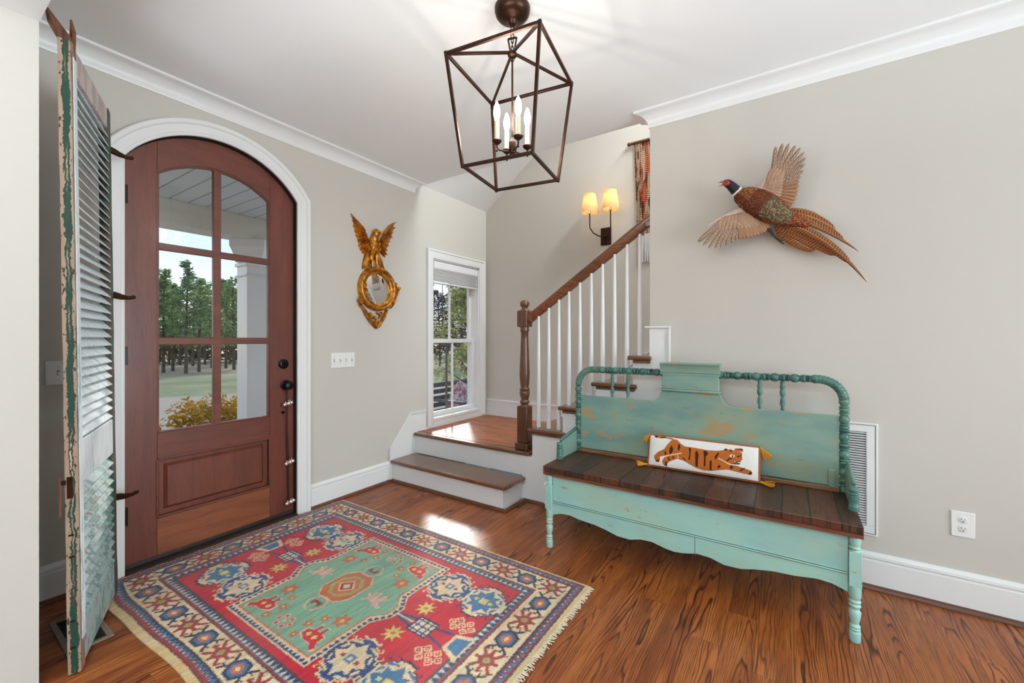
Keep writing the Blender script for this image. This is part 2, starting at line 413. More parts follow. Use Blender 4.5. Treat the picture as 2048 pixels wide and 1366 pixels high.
# ------------------------------------------------------------------ arched front door
door = empty('door_1', (XW, YC, 0), kind='structure')
XD = XW-.035     # face of the door leaf
path = [(XW, YC-AH-.002, 0.0)]+[(XW, y, z) for y, z in arc(AH+.002, SZ, AZ+.002, 28)]+[(XW, YC+AH+.002, 0.0)]
prof = [(0, 0), (0, .014), (.006, .018), (.014, .018), (.018, .021), (.058, .024), (.066, .033), (.084, .035), (.09, .03), (.09, 0)]
struct('trim_9', MB().sweep(path, prof, up=(1, 0, 0)), M['white'], smooth=30)
# jamb lining
jp = [(XW-.001, y, z) for y, z in ([(YC-AH-.003, .0)]+arc(AH+.003, SZ, AZ+.003, 28)+[(YC+AH+.003, .0)])]
obj('jamb', MB().sweep(jp, [(0, 0), (0, -.15), (.004, -.15), (.004, 0)], up=(1, 0, 0)), M['brownblack'], door, smooth=30)
# leaf: frame of stiles, arched head, lock rail, bottom rail around six panes and one raised panel
GY0, GY1, GZ0, GSZ, GAZ = .862, 1.476, .717, 2.188, 2.303
PY0, PY1, PZ0, PZ1 = .862, 1.480, .243, .570
T = .045
xs = yz(XD-T)
outl = arc(AH-.002, SZ, AZ-.003, 32); gl = arc((GY1-GY0)/2, GSZ, GAZ, 20, (GY0+GY1)/2)
def side(y0, y1):
    o2 = [p for p in outl if y0 <= p[0] <= y1]
    return o2
st = MB()
yL, yR_ = YC-AH+.002, YC+AH-.002
def head_z(y, A): # height of an arc list at y
    for (a, za), (c, zc) in zip(A, A[1:]):
        if a <= y <= c: return lerp(za, zc, (y-a)/(c-a+1e-9))
    return A[0][1] if y < A[0][0] else A[-1][1]
lstile = [(yL, .012), (GY0, .012), (GY0, GSZ)]+[(y, z) for y, z in outl if y < GY0][::-1]
lstile = [(yL, .012), (GY0, .012), (GY0, head_z(GY0, outl))]+[(y, z) for y, z in outl if y < GY0][::-1]
rstile = [(GY1, .012), (yR_, .012)]+[(y, z) for y, z in outl if y > GY1][::-1]+[(GY1, head_z(GY1, outl))]
obj('stile', MB().prism(lstile, xs, 0, T), M['door'], door, bevel=.002)
obj('stile', MB().prism(rstile, xs, 0, T), M['door'], door, bevel=.002)
hp = [(GY0, head_z(GY0, outl))]+[(y, z) for y, z in outl if GY0 < y < GY1]+[(GY1, head_z(GY1, outl))]
hd = MB()
inn = [(y, z) for y, z in gl]
ys = [lerp(GY0, GY1, i/24) for i in range(25)]
hd.prism([(y, head_z(y, outl)) for y in ys]+[(y, head_z(y, gl)) for y in ys[::-1]], xs, 0, T)
obj('arched_head_rail', hd, M['doorh'], door, bevel=.002)
obj('lock_rail', MB().prism([(GY0, PZ1), (GY1, PZ1), (GY1, GZ0), (GY0, GZ0)], xs, 0, T), M['doorh'], door, bevel=.002)
obj('bottom_rail', MB().prism([(GY0, .012), (GY1, .012), (GY1, PZ0), (GY0, PZ0)], xs, 0, T), M['doorb'], door, bevel=.002)
pn = MB(); x0 = XD-.028
pn.prism([(GY0, PZ0), (GY1, PZ0), (GY1, PZ1), (GY0, PZ1)], yz(x0-.006), 0, .010)
i1, i2 = .034, .05
A = [(GY0+i1, PZ0+i1), (GY1-i1, PZ0+i1), (GY1-i1, PZ1-i1), (GY0+i1, PZ1-i1)]; B_ = [(GY0+i2, PZ0+i2), (GY1-i2, PZ0+i2), (GY1-i2, PZ1-i2), (GY0+i2, PZ1-i2)]
pn.add([(x0+.004, y, z) for y, z in A]+[(XD-.008, y, z) for y, z in B_], [(0, 1, 5, 4), (1, 2, 6, 5), (2, 3, 7, 6), (3, 0, 4, 7), (4, 5, 6, 7)])
obj('raised_panel', pn, M['doorp'], door, smooth=20)
mo = MB()
for a, c in (((GY0, PZ0), (GY1, PZ0)), ((GY1, PZ0), (GY1, PZ1)), ((GY1, PZ1), (GY0, PZ1)), ((GY0, PZ1), (GY0, PZ0))):
    mo.bar((XD-.003, a[0], a[1]), (XD-.003, c[0], c[1]), .014, .014, up=(1, 0, 0))
obj('panel_moulding', mo, M['doorh'], door, bevel=.004)
mt = MB()
for z0, z1 in ((1.217, 1.259), (1.757, 1.797)): mt.box(XD-.034, XD-.006, GY0, GY1, z0, z1)
ym = (GY0+GY1)/2-.007
mt.box(XD-.0345, XD-.0055, ym-.021, ym+.021, GZ0, head_z(ym, gl)+.004)
# glazing bead
for z in (GZ0+.004,): mt.box(XD-.03, XD-.004, GY0, GY1, z-.006, z+.006)
for y in (GY0+.004, GY1-.004): mt.box(XD-.03, XD-.004, y-.006, y+.006, GZ0, GSZ+.003)
mt.sweep([(XD-.017, y, z-.003) for y, z in gl], [(-.006, -.013), (.006, -.013), (.006, .013), (-.006, .013)], up=(1, 0, 0))
obj('muntin_bars', mt, M['doorh'], door, bevel=.003)
gp = MB(); gp.prism([(GY0+.001, GZ0+.001), (GY1-.001, GZ0+.001)]+[(y, z-.001) for y, z in gl[::-1]], yz(XD-.024), 0, .004)
obj('glass_pane', gp, M['glass'], door, smooth=0)
obj('threshold', MB().box(XO, XW+.03, YC-AH+.002, YC+AH-.002, -.001, .010), M['brownblack'], door, bevel=.003)
obj('sweep_strip', MB().box(XD-.044, XD+.008, YC-AH+.004, YC+AH-.004, .0105, .032), M['brownblack'], door, bevel=.003)
for z in (2.03, 1.16, .295):
    h = MB(); h.lathe([(.0062, -.05), (.0062, .05)], (XD+.006, YC-AH-.001, z), 10); h.ball((XD+.006, YC-AH-.001, z+.053), .006); h.ball((XD+.006, YC-AH-.001, z-.053), .006)
    h.box(XD+.0005, XD+.003, YC-AH+.002, YC-AH+.022, z-.05, z+.05)
    obj('hinge', h, M['black'], door)
KY, KZ = 1.578, .925
k = MB(); k.lathe([(.033, 0), (.033, .005), (.027, .009), (.012, .012), (.011, .034), (.02, .038), (.029, .046), (.031, .056), (.026, .066), (.014, .071), (0, .072)], (XD, KY, KZ), 28, (1, 0, 0))
obj('door_knob', k, M['black'], door)
k = MB(); k.lathe([(.034, 0), (.034, .008), (.028, .014), (.017, .015), (.016, .022), (0, .023)], (XD, KY-.012, 1.074), 28, (1, 0, 0)).box(XD+.014, XD+.036, KY-.016, KY-.008, 1.057, 1.091)
obj('deadbolt', k, M['black'], door)
obj('latch_pin', MB().lathe([(.010, 0), (.010, .012), (.006, .02), (0, .021)], (XD, 1.562, .735), 14, (1, 0, 0)), M['black'], door)

# jingle bell strap hung over the knob
bs = empty('bell_strap', (XD+.02, 1.588, .06), 'dark leather strap of round silver bells hanging from the front door knob', 'door bells')
sp = MB(); sp.tube([(XD+.026, KY-.012, KZ+.0355), (XD+.026, KY+.012, KZ+.0355)], .003, 6)
for q in (-1, 1):
    sp.bar((XD+.026, KY+q*.013, KZ+.03), (XD+.024, 1.581, .855), .006, .003, up=(1, 0, 0))
sp.bar((XD+.024, 1.581, .86), (XD+.016, 1.585, .60), .007, .003, up=(1, 0, 0)).bar((XD+.016, 1.585, .60), (XD+.014, 1.592, .40), .012, .003, up=(1, 0, 0)).bar((XD+.014, 1.592, .40), (XD+.014, 1.597, .10), .010, .003, up=(1, 0, 0))
obj('strap', sp, flat('dark leather', rgb(36, 18, 14), .45), bs)
for zc, yc in ((.795, 1.582), (.380, 1.592), (.100, 1.597)):
    for dy, dz, r in ((-.024, -.004, .015), (.004, .002, .017), (.023, .006, .014)):
        q = MB(); q.ball((XD+.033, yc+dy, zc+dz), r, 14, 10); q.lathe([(.0025, -.003), (.004, 0), (.0025, .006)], (XD+.030, yc+dy*.7, zc+dz+r), 8)
        q.lathe([(r*.9, -.0012), (r*1.06, 0), (r*.9, .0012)], (XD+.033, yc+dy, zc+dz), 16)
        obj('bell', q, M['silver'], bs)

# ------------------------------------------------------------------ stair window
win = empty('window_1', (XW, (WY0+WY1)/2, WZ0), kind='structure')
cs = MB()
cas = [(0, 0), (0, .012), (.008, .017), (.065, .021), (.072, .028), (.087, .028), (.087, 0)]
cs.sweep([(XW, WY0, .40), (XW, WY0, WZ1), (XW, WY1, WZ1), (XW, WY1, .40)], cas, up=(1, 0, 0))
cs.box(XW, XW+.018, WY0-.0, WY1, .40, WZ0)
obj('casing', cs, M['white'], win, smooth=30)
obj('jamb', MB().box(XO, XW, WY0-.001, WY0+.012, WZ0, WZ1).box(XO, XW, WY1-.012, WY1+.001, WZ0, WZ1).box(XO, XW, WY0, WY1, WZ1-.012, WZ1).box(XO, XW+.022, WY0+.001, WY1-.001, WZ0-.012, WZ0+.016), M['white'], win)
def sash(x, z0, z1, mc, name):
    f = MB(); y0, y1 = WY0+.013, WY1-.013; t = .035; wd = .042
    f.box(x-t, x, y0, y0+wd, z0, z1).box(x-t, x, y1-wd, y1, z0, z1).box(x-t, x, y0+wd, y1-wd, z0, z0+wd).box(x-t, x, y0+wd, y1-wd, z1-wd, z1)
    f.box(x-t+.006, x-.006, (y0+y1)/2-.009, (y0+y1)/2+.009, z0+wd, z1-wd)
    o = obj(name, f, M['white'], win, bevel=.003)
    obj('glass_pane', MB().box(x-t/2-.002, x-t/2+.002, y0+wd-.004, y1-wd+.004, z0+wd-.004, z1-wd+.004), M['glass'], o, smooth=0)
    return o
sash(XW-.055, WZ0+.017, 1.252, 0, 'lower_sash')
sash(XW-.098, 1.208, WZ1-.013, 0, 'upper_sash')
obj('muntin_back_bar', MB().box(XO+.002, XO+.014, 3.362, 3.384, WZ0+.02, 1.23), flat('grey muntin backing', rgb(96, 96, 100), .5), win)  # grey bar added behind the lower muntin to make it look dark
bl = empty('window_blind', (XW-.03, 3.377, 1.83), 'raised white slatted blind bunched at the top of the stair window', 'window blind')
ya, yb = WY0+.02, WY1-.02
obj('valance', MB().box(XW-.05, XW-.004, ya, yb, 1.945, 2.028).box(XW-.004, XW+.002, ya, yb, 1.955, 2.02), M['white'], bl, bevel=.003)
sk = MB()
for i in range(9): 
    z = 1.938-.0125*i; sk.box(XW-.05, XW-.006+.002*math.sin(i*2.1), ya+.004, yb-.004, z-.0055, z)
obj('slat_stack', sk, flat('white painted slats', rgb(226, 226, 226), .4), bl, bevel=.001)
obj('bottom_bar', MB().box(XW-.052, XW-.004, ya+.002, yb-.002, 1.806, 1.822), M['white'], bl, bevel=.003)
obj('wand', MB().tube([(XW-.006, 3.155, 1.80), (XW-.004, 3.157, 1.37)], .0045, 8), flat('clear dark wand', rgb(58, 54, 50), .3), bl)

# ------------------------------------------------------------------ stairs
sr = empty('staircase', (-1.73, 2.76, 0), 'white staircase with stained oak treads, square landing and two lower steps', 'stairs', kind='thing')
obj('riser', MB().box(XW+.016, -1.732, 2.492, 2.7515, .0, .160), M['white'], sr)
obj('tread', MB().box(XW+.016, -1.698, 2.462, 2.7505, .160, .190), M['tread'], sr, bevel=.012, bseg=4)
obj('riser', MB().box(XW+.016, -1.732, 2.767, 2.79, .190, .350), M['white'], sr)
obj('landing_edge', MB().box(XW+.016, -1.662, 2.738, 2.800, .350, .380), M['tread'], sr, bevel=.012, bseg=4)
obj('landing', MB().box(XW+.016, -1.645, 2.7985, YB-.016, .350, .3805), M['landing'], sr)
sp_ = [(-1.732, 0), (-.757, 0), (-.757, 1.11)]
for i in (3, 2, 1, 0): sp_ += [(-1.64+.258*i, 1.11-.19*(3-i)), (-1.64+.258*i, 1.11-.19*(4-i))]
sp_ = sp_[:-1]+[(-1.64, .35), (-1.732, .35)]
obj('stringer', MB().prism(sp_, lambda x, z, t: (x, t, z), 2.752, 2.80), M['white'], sr, smooth=0)
obj('stringer_end_board', MB().box(-.757, -.632, 2.748, 2.7595, 0.18, 1.325), M['white'], sr)
b = MB(); b.bar((-.785, 2.744, 1.326), (-.624, 2.744, 1.326), .018, .014).bar((-.632, 2.744, 1.33), (-.632, 2.744, .2), .014, .012, up=(0, -1, 0)).bar((-.65, 2.746, 1.30), (-.65, 2.746, .2), .006, .008, up=(0, -1, 0))
obj('end_board_cap', b, M['white'], sr, bevel=.003)
for i in range(8):
    x0, z = -1.67+.258*i, .57+.19*i; ys_ = 2.752 if i < 4 else 2.86
    t = MB().box(x0, x0+.288, ys_, YB-.017, z-.028, z)
    if i < 4:
        t = MB(); zz = (z-.028, z)
        end = [(x0+.318, 2.724), (x0+.318, 2.7505), (x0+.288, 2.7505)] if i < 3 else [(-.742, 2.724), (-.742, 2.7475), (-.7575, 2.7475), (-.7575, 2.86), (x0+.288, 2.86)]
        t.prism([(x0, 2.724)]+end+[(x0+.288, YB-.017), (x0, YB-.017)], lambda a, b_, c_: (a, b_, c_), *zz)
    obj('tread', t, M['tread'], sr, bevel=.010, bseg=3)
    if i < 4: obj('tread_cove', MB().box(x0+.032, min(x0+.302, -.748), 2.734, 2.7515 if i < 3 else 2.7475, z-.046, z-.0285), M['tread'], sr, bevel=.006)
    if i >= 4: obj('riser', MB().box(x0+.03, x0+.045, 2.86, YB-.017, z-.19, z-.0285), M['white'], sr)
    else: obj('riser', MB().box(x0+.03, x0+.045, 2.8005, YB-.017, z-.19+(.001), z-.0285), M['white'], sr)

# balustrade
bal = empty('stair_railing', (-1.755, 2.83, .38), 'oak handrail and turned newel post with slim white balusters on the stairs', 'stair railing')
nx, ny = -1.756, 2.828
nw = MB()
nw.box(nx-.058, nx+.058, ny-.058, ny+.058, .381, .432)
obj('plinth', nw, M['newel'], bal, bevel=.006)
obj('lower_block', MB().box(nx-.046, nx+.046, ny-.046, ny+.046, .4325, .722), M['newel'], bal, bevel=.008, bseg=3)
obj('upper_block', MB().box(nx-.046, nx+.046, ny-.046, ny+.046, 1.345, 1.475), M['newel'], bal, bevel=.008, bseg=3)
nprof = [(.038, .722), (.032, .732), (.028, .738), (.037, .742), (.040, .750), (.037, .760), (.030, .768), (.033, .785), (.040, .81), (.041, .835), (.036, .84), (.040, .846), (.041, .856), (.034, .862), (.032, .87), (.037, .90), (.0405, .95), (.041, .99), (.038, 1.07), (.034, 1.16), (.031, 1.24), (.030, 1.305), (.034, 1.31), (.037, 1.32), (.034, 1.332), (.036, 1.345)]
nw = MB().lathe(nprof, (nx, ny, 0), 28)
obj('turned_shaft', nw, M['newel'], bal, smooth=50)
nw = MB().lathe([(.040, 1.475), (.036, 1.483), (.026, 1.488), (.022, 1.497), (.026, 1.503), (.034, 1.512), (.0385, 1.526), (.037, 1.540), (.029, 1.552), (.015, 1.558), (0, 1.559)], (nx, ny, 0), 28)
obj('ball_finial', nw, M['newel'], bal, smooth=60)
r0, r1 = Vector((nx+.046, 2.82, 1.405)), Vector((-.80, 2.82, 2.022)); dd = (r1-r0); pz = dd.z/dd.x
hprof = [(-.022, -.030), (-.016, -.034), (.016, -.034), (.022, -.030), (.024, -.016), (.033, -.004), (.034, .012), (.026, .026), (.010, .034), (-.010, .034), (-.026, .026), (-.034, .012), (-.033, -.004), (-.024, -.016)]
def railsec(p, d, sc=1.0):
    d = d.normalized(); sd = Vector((0, 1, 0)); u = sd.cross(d)*-1; u = u if u.z > 0 else -u
    return [p+sd*a*sc+u*b_*sc for a, b_ in hprof]
ctr = [(r0, dd), (r0+dd*.5, dd), (r1, dd), (r1+Vector((.03, 0, .018)), Vector((1, 0, .45))), (Vector((-.758, 2.82, 2.045)), Vector((1, 0, .12)))]
vs = []; 
for p, d in ctr: vs += railsec(p, d)
n_ = len(hprof); fs = [(i*n_+j, i*n_+(j+1) % n_, (i+1)*n_+(j+1) % n_, (i+1)*n_+j) for i in range(len(ctr)-1) for j in range(n_)]+[tuple(range(n_)), tuple(range((len(ctr)-1)*n_, len(ctr)*n_))]
obj('handrail', MB().add(vs, fs), M['rail'], bal, smooth=50)
obj('wall_rosette', MB().box(-.80, -.759, 2.79, 2.85, 1.99, 2.075), M['rail'], bal, bevel=.006)
bx = [-1.620, -1.531, -1.445, -1.362, -1.274, -1.186, -1.101, -1.014, -.927, -.840]
bz = [.57]*3+[.76]*3+[.95]*3+[1.14]
proto = None
for x, z in zip(bx, bz):
    top = r0.z+(x-r0.x)*pz-.040
    q = MB(); q.lathe([(.0165, z+.0005), (.0165, z+.05), (.0160, z+.25), (.0135, lerp(z, top, .55)), (.0095, top-.02), (.0095, top)], (x, 2.815, 0), 14)
    obj('baluster', q, M['white'], bal, smooth=60)

# ================================================================== outside
out = {}
def struct_o(name, mb, mat, **k): return struct(name, mb, mat, **k)
struct('porch_floor', MB().box(-5.9, XO-.005, -3.5, 6.4, -.36, -.20), flat('pale concrete', rgb(176, 172, 164), .8, var=.08), smooth=0)
g = G('beadboard porch ceiling', .5); x, y, z = g.pos('World')
pb = g.m('PINGPONG', y*(1/.16), .5); g.color(g.mix(g.sstep(pb, 0, .07), rgb(120, 130, 134), rgb(196, 206, 208))); g.bump(g.sstep(pb, 0, .07), .5, .004)
struct('porch_ceiling', MB().box(-5.6, XO-.002, -3.5, 2.95, 2.66, 2.74), g.mat, smooth=0)
cream = flat('cream porch beam paint', rgb(206, 203, 192), .6)
struct('porch_beam', MB().box(-5.46, -5.19, -3.5, 2.95, 2.405, 2.66), cream, bevel=.004)
pc = empty('porch_column', (-5.335, 2.46, 0), kind='structure')
obj('shaft', MB().box(-5.455, -5.215, 2.335, 2.585, -.20, 2.13), M['white'], pc)
obj('shaft_band', MB().box(-5.475, -5.195, 2.315, 2.605, 1.98, 2.0).box(-5.475, -5.195, 2.315, 2.605, 2.10, 2.14), M['white'], pc, bevel=.004)
obj('capital', MB().lathe([(.20, 2.14), (.20, 2.20), (.215, 2.22), (.235, 2.27), (.26, 2.32), (.26, 2.404)], (-5.335, 2.46, 0), 4), M['white'], pc, smooth=0).rotation_euler = (0, 0, 0)
struct('porch_end_wall', MB().box(-4.1, -3.95, -3.5, -3.3, 0, 2.6), M['wall'])
struct('house_siding', MB().box(XO-.02, XO, -3.8, .175, -.2, 2.7), M['white'])

def ground_z(d): return -.34-.9*min(1, max(0, (d-9)/28))
gm = G('lawn and gravel drive', .95); x, y, z = gm.pos('World')
n = gm.noise(gm.vec(x*.35, y*.5), 1., 5); n2 = gm.noise(gm.vec(x*6, y*6), 1., 3)
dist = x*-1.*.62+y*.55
grass = gm.mix(gm.sstep(n+n2*.3, .45, .8), rgb(150, 150, 110), rgb(112, 128, 76))
drive = gm.mix(n2, rgb(188, 178, 160), rgb(150, 140, 124))
edge = gm.sstep(dist+(n-.5)*3., 12.4, 13.4)
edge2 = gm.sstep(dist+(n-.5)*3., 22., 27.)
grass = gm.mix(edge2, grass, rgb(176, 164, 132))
gm.color(gm.mix(edge, drive, grass)); gm.bump(n2, .4, .02)
vs, fs = [], []
N1, N2 = 40, 40
for i in range(N1+1):
    for j in range(N2+1):
        xx, yy = lerp(-75, -5.9, (i/N1)), lerp(-15, 85, j/N2); d_ = math.hypot(xx, yy)
        vs.append((xx, yy, ground_z(d_)))
fs = [(i*(N2+1)+j, (i+1)*(N2+1)+j, (i+1)*(N2+1)+j+1, i*(N2+1)+j+1) for i in range(N1) for j in range(N2)]
k0 = len(vs); vs += [(-5.9, 6.4, -.34), (8, 6.4, -.34), (8, 85, -1.24), (-5.9, 85, -1.24)]; fs.append((k0, k0+1, k0+2, k0+3))
struct('ground', MB().add(vs, fs), gm.mat, raw=True)

def leafmat(name, a, b_, trans=.25):
    g = G(name, .6, spec=.3); r = V(g, g.node('ShaderNodeNewGeometry').outputs['Random Per Island'])
    c = g.mix(r, a, b_); g.color(c); nt = g.nt; tl = nt.nodes.new('ShaderNodeBsdfTranslucent'); nt.links.new(c.s, tl.inputs[0]); mx = nt.nodes.new('ShaderNodeMixShader'); mx.inputs[0].default_value = .45
    nt.links.new(g.b.outputs[0], mx.inputs[1]); nt.links.new(tl.outputs[0], mx.inputs[2]); nt.links.new(mx.outputs[0], nt.nodes['Material Output'].inputs[0])
    return g.mat
LM = {'pine': leafmat('pine needles', rgb(124, 152, 92), rgb(190, 204, 150)), 'pine2': leafmat('darker pine needles', rgb(100, 130, 88), rgb(160, 180, 130)),
      'mag': leafmat('glossy magnolia leaves', rgb(112, 140, 84), rgb(214, 206, 150)), 'yel': leafmat('golden shrub leaves', rgb(206, 160, 50), rgb(150, 124, 44)), 'bare': leafmat('bare twigs', rgb(150, 138, 134), rgb(116, 100, 96)),
      'far': leafmat('distant woods', rgb(86, 98, 74), rgb(140, 132, 112))}
bark = flat('grey brown bark', rgb(112, 92, 78), .9, var=.3)
def leaves(mb, c, rad, n, size, rr, flatk=.8):
    for _ in range(n):
        while True:
            p = Vector((rr.uniform(-1, 1), rr.uniform(-1, 1), rr.uniform(-1, 1)))
            if .3 < p.length < 1: break
        p = Vector((c[0]+p.x*rad[0], c[1]+p.y*rad[1], c[2]+p.z*rad[2]))
        a = Vector((rr.gauss(0, 1), rr.gauss(0, 1), rr.gauss(0, .6))).normalized(); q = a.orthogonal().normalized()
        q = Matrix.Rotation(rr.uniform(0, 6.28), 3, a) @ q; s_ = size*rr.uniform(.6, 1.4)
        mb.add([p-a*s_, p+q*s_*.35, p+a*s_, p-q*s_*.35], [(0, 1, 2, 3)])
def pine(x, y, h, seed, mat='pine', spread=1.3, label='', group='pines at the far edge of the lawn'):
    rr = random.Random(seed); gz = ground_z(math.hypot(x, y)); e = empty('pine_tree', (x, y, gz-.02), label, 'tree', group)
    tk = MB(); lean = rr.uniform(-.3, .3); tk.tube([(x, y, gz-.02), (x+lean*.4, y, gz+h*.5), (x+lean, y, gz+h*.96)], [.12, .08, .03], 7)
    fo = MB()
    nb = 15
    for i in range(nb):
        t = i/(nb-1); z = gz+h*lerp(.28, .98, t); k = spread*lerp(1., .3, t)*rr.uniform(.75, 1.2)
        for q in range(3):
            a = rr.uniform(0, 6.28); bx_, by_ = x+lean*t+math.cos(a)*k*.75, y+math.sin(a)*k*.75
            tk.tube([(x+lean*t, y, z-.2), (bx_, by_, z+rr.uniform(-.1, .25))], [.035, .012], 4)
            leaves(fo, (bx_, by_, z+.1), (k*.52, k*.52, .27), 26, .16, rr)
    obj('trunk', tk, bark, e, smooth=60); obj('foliage', fo, LM[mat], e, smooth=0, kind='stuff')
rr = random.Random(3)
def tree_at(px, dist_, h, seed, mat='pine', spread=1.3, **k):
    r_ = ray(px, HY); n_ = math.hypot(r_[0], r_[1]); pine(r_[0]/n_*dist_, r_[1]/n_*dist_, h, seed, mat, spread, **k)
NTH = ['first', 'second', 'third', 'fourth', 'fifth', 'sixth', 'seventh', 'eighth', 'ninth']
i = 0
for px in (300, 327, 346, 372, 398, 424, 452, 468, 492):
    tree_at(px, 41+rr.uniform(-3, 3), 7.9+rr.uniform(-1.4, .2) if px < 440 else 7.3, 100+i, 'pine' if i % 3 else 'pine2', 1.5, label='green pine beyond the lawn, %s from the left in the front row' % NTH[i]); i += 1
i = 0
for px in (312, 338, 360, 386, 410, 438, 460, 480):
    tree_at(px, 50+rr.uniform(-2, 2), 7.6+rr.uniform(-.6, .6), 140+i, 'pine2', 1.9, label='darker pine of the rear row beyond the lawn, %s from the left' % NTH[i], group='darker pines behind the tall ones'); i += 1
i = 0
for px in (860, 880, 905, 925):
    tree_at(px, 40, 7.0+rr.uniform(-.6, .8), 200+i, 'bare', 2.0, label='bare tree far off through the stair window, %s from the left' % NTH[i], group='bare trees beyond the stair window'); i += 1
# undergrowth band behind the trunks
fo = MB(); rr = random.Random(9)
for k in range(90):
    px = lerp(270, 960, k/89); r_ = ray(px, HY); n_ = math.hypot(r_[0], r_[1]); d_ = 56+rr.uniform(-1, 1)
    leaves(fo, (r_[0]/n_*d_, r_[1]/n_*d_, -1.2+1.7), (1.4, 1.4, 1.9), 60, .35, rr)
obj('undergrowth', fo, LM['far'], label='hazy undergrowth closing off the far side of the lawn', cat='undergrowth', kind='stuff', smooth=0, raw=True)
# golden shrub by the porch
sh = empty('golden_shrub', (-6.55, 2.55, -.34), 'low golden brown shrub beside the white porch column', 'shrub')
fo = MB(); rr = random.Random(5)
for q in range(26):
    a = rr.uniform(0, 6.28); k = rr.uniform(0, .7); leaves(fo, (-6.6+math.cos(a)*k*.55, 2.6+math.sin(a)*k*.85, .10+rr.uniform(-.15, .28)*(1-k*.4)), (.22, .22, .17), 110, .035, rr)
obj('leaves', fo, LM['yel'], sh, smooth=0, kind='stuff')
tk = MB()
for q in range(9): a = q*.7; tk.tube([(-6.55, 2.55, -.36), (-6.55+math.cos(a)*.35, 2.55+math.sin(a)*.5, .2)], [.014, .006], 5)
obj('stems', tk, bark, sh)
# magnolia beyond the stair window
mg = empty('magnolia_tree', (-6.1, 7.6, -.34), 'broad glossy magnolia behind the slatted bench outside the stair window', 'tree')
fo = MB(); tk = MB(); rr = random.Random(12)
tk.tube([(-6.1, 7.6, -.34), (-6.05, 7.65, 1.2), (-6.1, 7.7, 2.3)], [.10, .07, .03], 8)
for q in range(66):
    t = rr.random(); z = lerp(-.05, 2.75, t**.9); k = (1.25-.25*t) if t < .5 else 1.1-1.1*(t-.5)*1.3
    a = rr.uniform(0, 6.28); u_ = rr.uniform(.2, 1)
    cx, cy = -6.1+math.cos(a)*k*u_*.8, 7.6+math.sin(a)*k*u_*.9
    leaves(fo, (cx, cy, z), (.34, .34, .26), 95, .060, rr); tk.tube([(-6.1, 7.6, max(0, z-.5)), (cx, cy, z)], [.02, .006], 4)
obj('trunk', tk, bark, mg); obj('leaves', fo, LM['mag'], mg, smooth=0, kind='stuff')
# dark slatted bench on the porch outside the stair window
pbn = empty('porch_bench', (-3.9, 4.6, -.20), 'dark weathered slatted bench on the porch outside the stair window', 'bench')
bk = flat('weathered black slats', rgb(92, 92, 98), .6, var=.25, scale=20)
for i in range(6):
    z = .63-.085*i; obj('back_slat', MB().bar((-3.98+.02*i, 4.0, z), (-3.98+.02*i, 5.75, z), .022, .06), bk, pbn, bevel=.004)
for i in range(5):
    obj('seat_slat', MB().box(-3.86+.09*i, -3.79+.09*i, 4.0, 5.75, .19, .215), bk, pbn, bevel=.004)
for y_ in (4.05, 5.70):
    obj('leg', MB().box(-4.03, -3.98, y_-.03, y_+.03, -.20, .67), bk, pbn); obj('leg', MB().box(-3.46, -3.41, y_-.03, y_+.03, -.20, .43), bk, pbn)
    obj('armrest', MB().box(-4.0, -3.40, y_-.035, y_+.035, .43, .46), bk, pbn); obj('seat_rail', MB().box(-3.98, -3.44, y_-.02, y_+.02, .13, .19), bk, pbn)
def cushion(mb, c, sx, sy, sz, Mx):
    n = 14; vs = []
    for side in (1, -1):
        for i in range(n+1):
            for j in range(n+1):
                u, v = i/n*2-1, j/n*2-1; t = (1-u**4)**.5*(1-v**4)**.5
                p = Vector((u*sx*(1-.06*v*v), v*sy*(1-.06*u*u), side*sz*max(t, 0)**.8)); vs.append(Mx @ p+Vector(c))
    m = (n+1)**2; fs = [(s_*m+i*(n+1)+j, s_*m+(i+1)*(n+1)+j, s_*m+(i+1)*(n+1)+j+1, s_*m+i*(n+1)+j+1) for s_ in (0, 1) for i in range(n) for j in range(n)]
    return mb.add(vs, fs)
q = MB(); cushion(q, (-3.83, 4.47, .42), .21, .21, .07, Matrix.Rotation(math.radians(-78), 3, 'Y') @ Matrix.Rotation(.5, 3, 'Z'))
g = G('pink printed cushion', .85); n = g.noise(scale=16., detail=2); g.color(g.mix(g.sstep(n, .45, .58), rgb(222, 214, 214), rgb(190, 120, 140)))
obj('outdoor_cushion', q, g.mat, label='white and pink printed cushion leaning on the porch bench outside', cat='cushion')
# ================================================================== teal bench
def teal(name, a=rgb(122, 168, 156), b_=rgb(96, 146, 138), chip=rgb(176, 146, 98), amount=.60, dark=rgb(60, 96, 92), darkamt=.66, scale=3., green=rgb(130, 158, 136)):
    g = G(name, .38, spec=.45, coat=.1)
    x, y, z = g.pos('World')
    n = g.noise(g.vec(x*1., y*1., z*3.), scale, 4); n2 = g.noise(g.vec(x*2., y*2., z*5.), 4., 6, .7); n3 = g.noise(g.vec(x, y, z*4.), 9., 5, .65)
    c = g.mix(g.sstep(n, .3, .7), a, b_); c = g.mix(g.sstep(g.noise(g.vec(x+3., y, z*2.), 2.2, 3), .45, .7), c, green)
    c = g.mix(g.sstep(n2, amount, amount+.06)*.8, c, chip); c = g.mix(g.sstep(g.noise(g.vec(x+1.7, y, z*1.5), 2.6, 2)*.7+n2*.45, amount+.10, amount+.14)*.8, c, chip); c = g.mix(g.sstep(n3, darkamt, darkamt+.08)*.7, c, dark)
    fine = g.noise(g.vec(x*6., y*6., z*60.), 3., 2); c = g.mix(g.sstep(fine, .6, .8)*.18, c, dark)
    g.color(c); g.bump(n2*.6+n3*.4+fine*.3, .18, .002); return g.mat
TM = teal('aged teal paint', rgb(136, 166, 150), rgb(112, 150, 144), amount=.57, green=rgb(142, 160, 140))
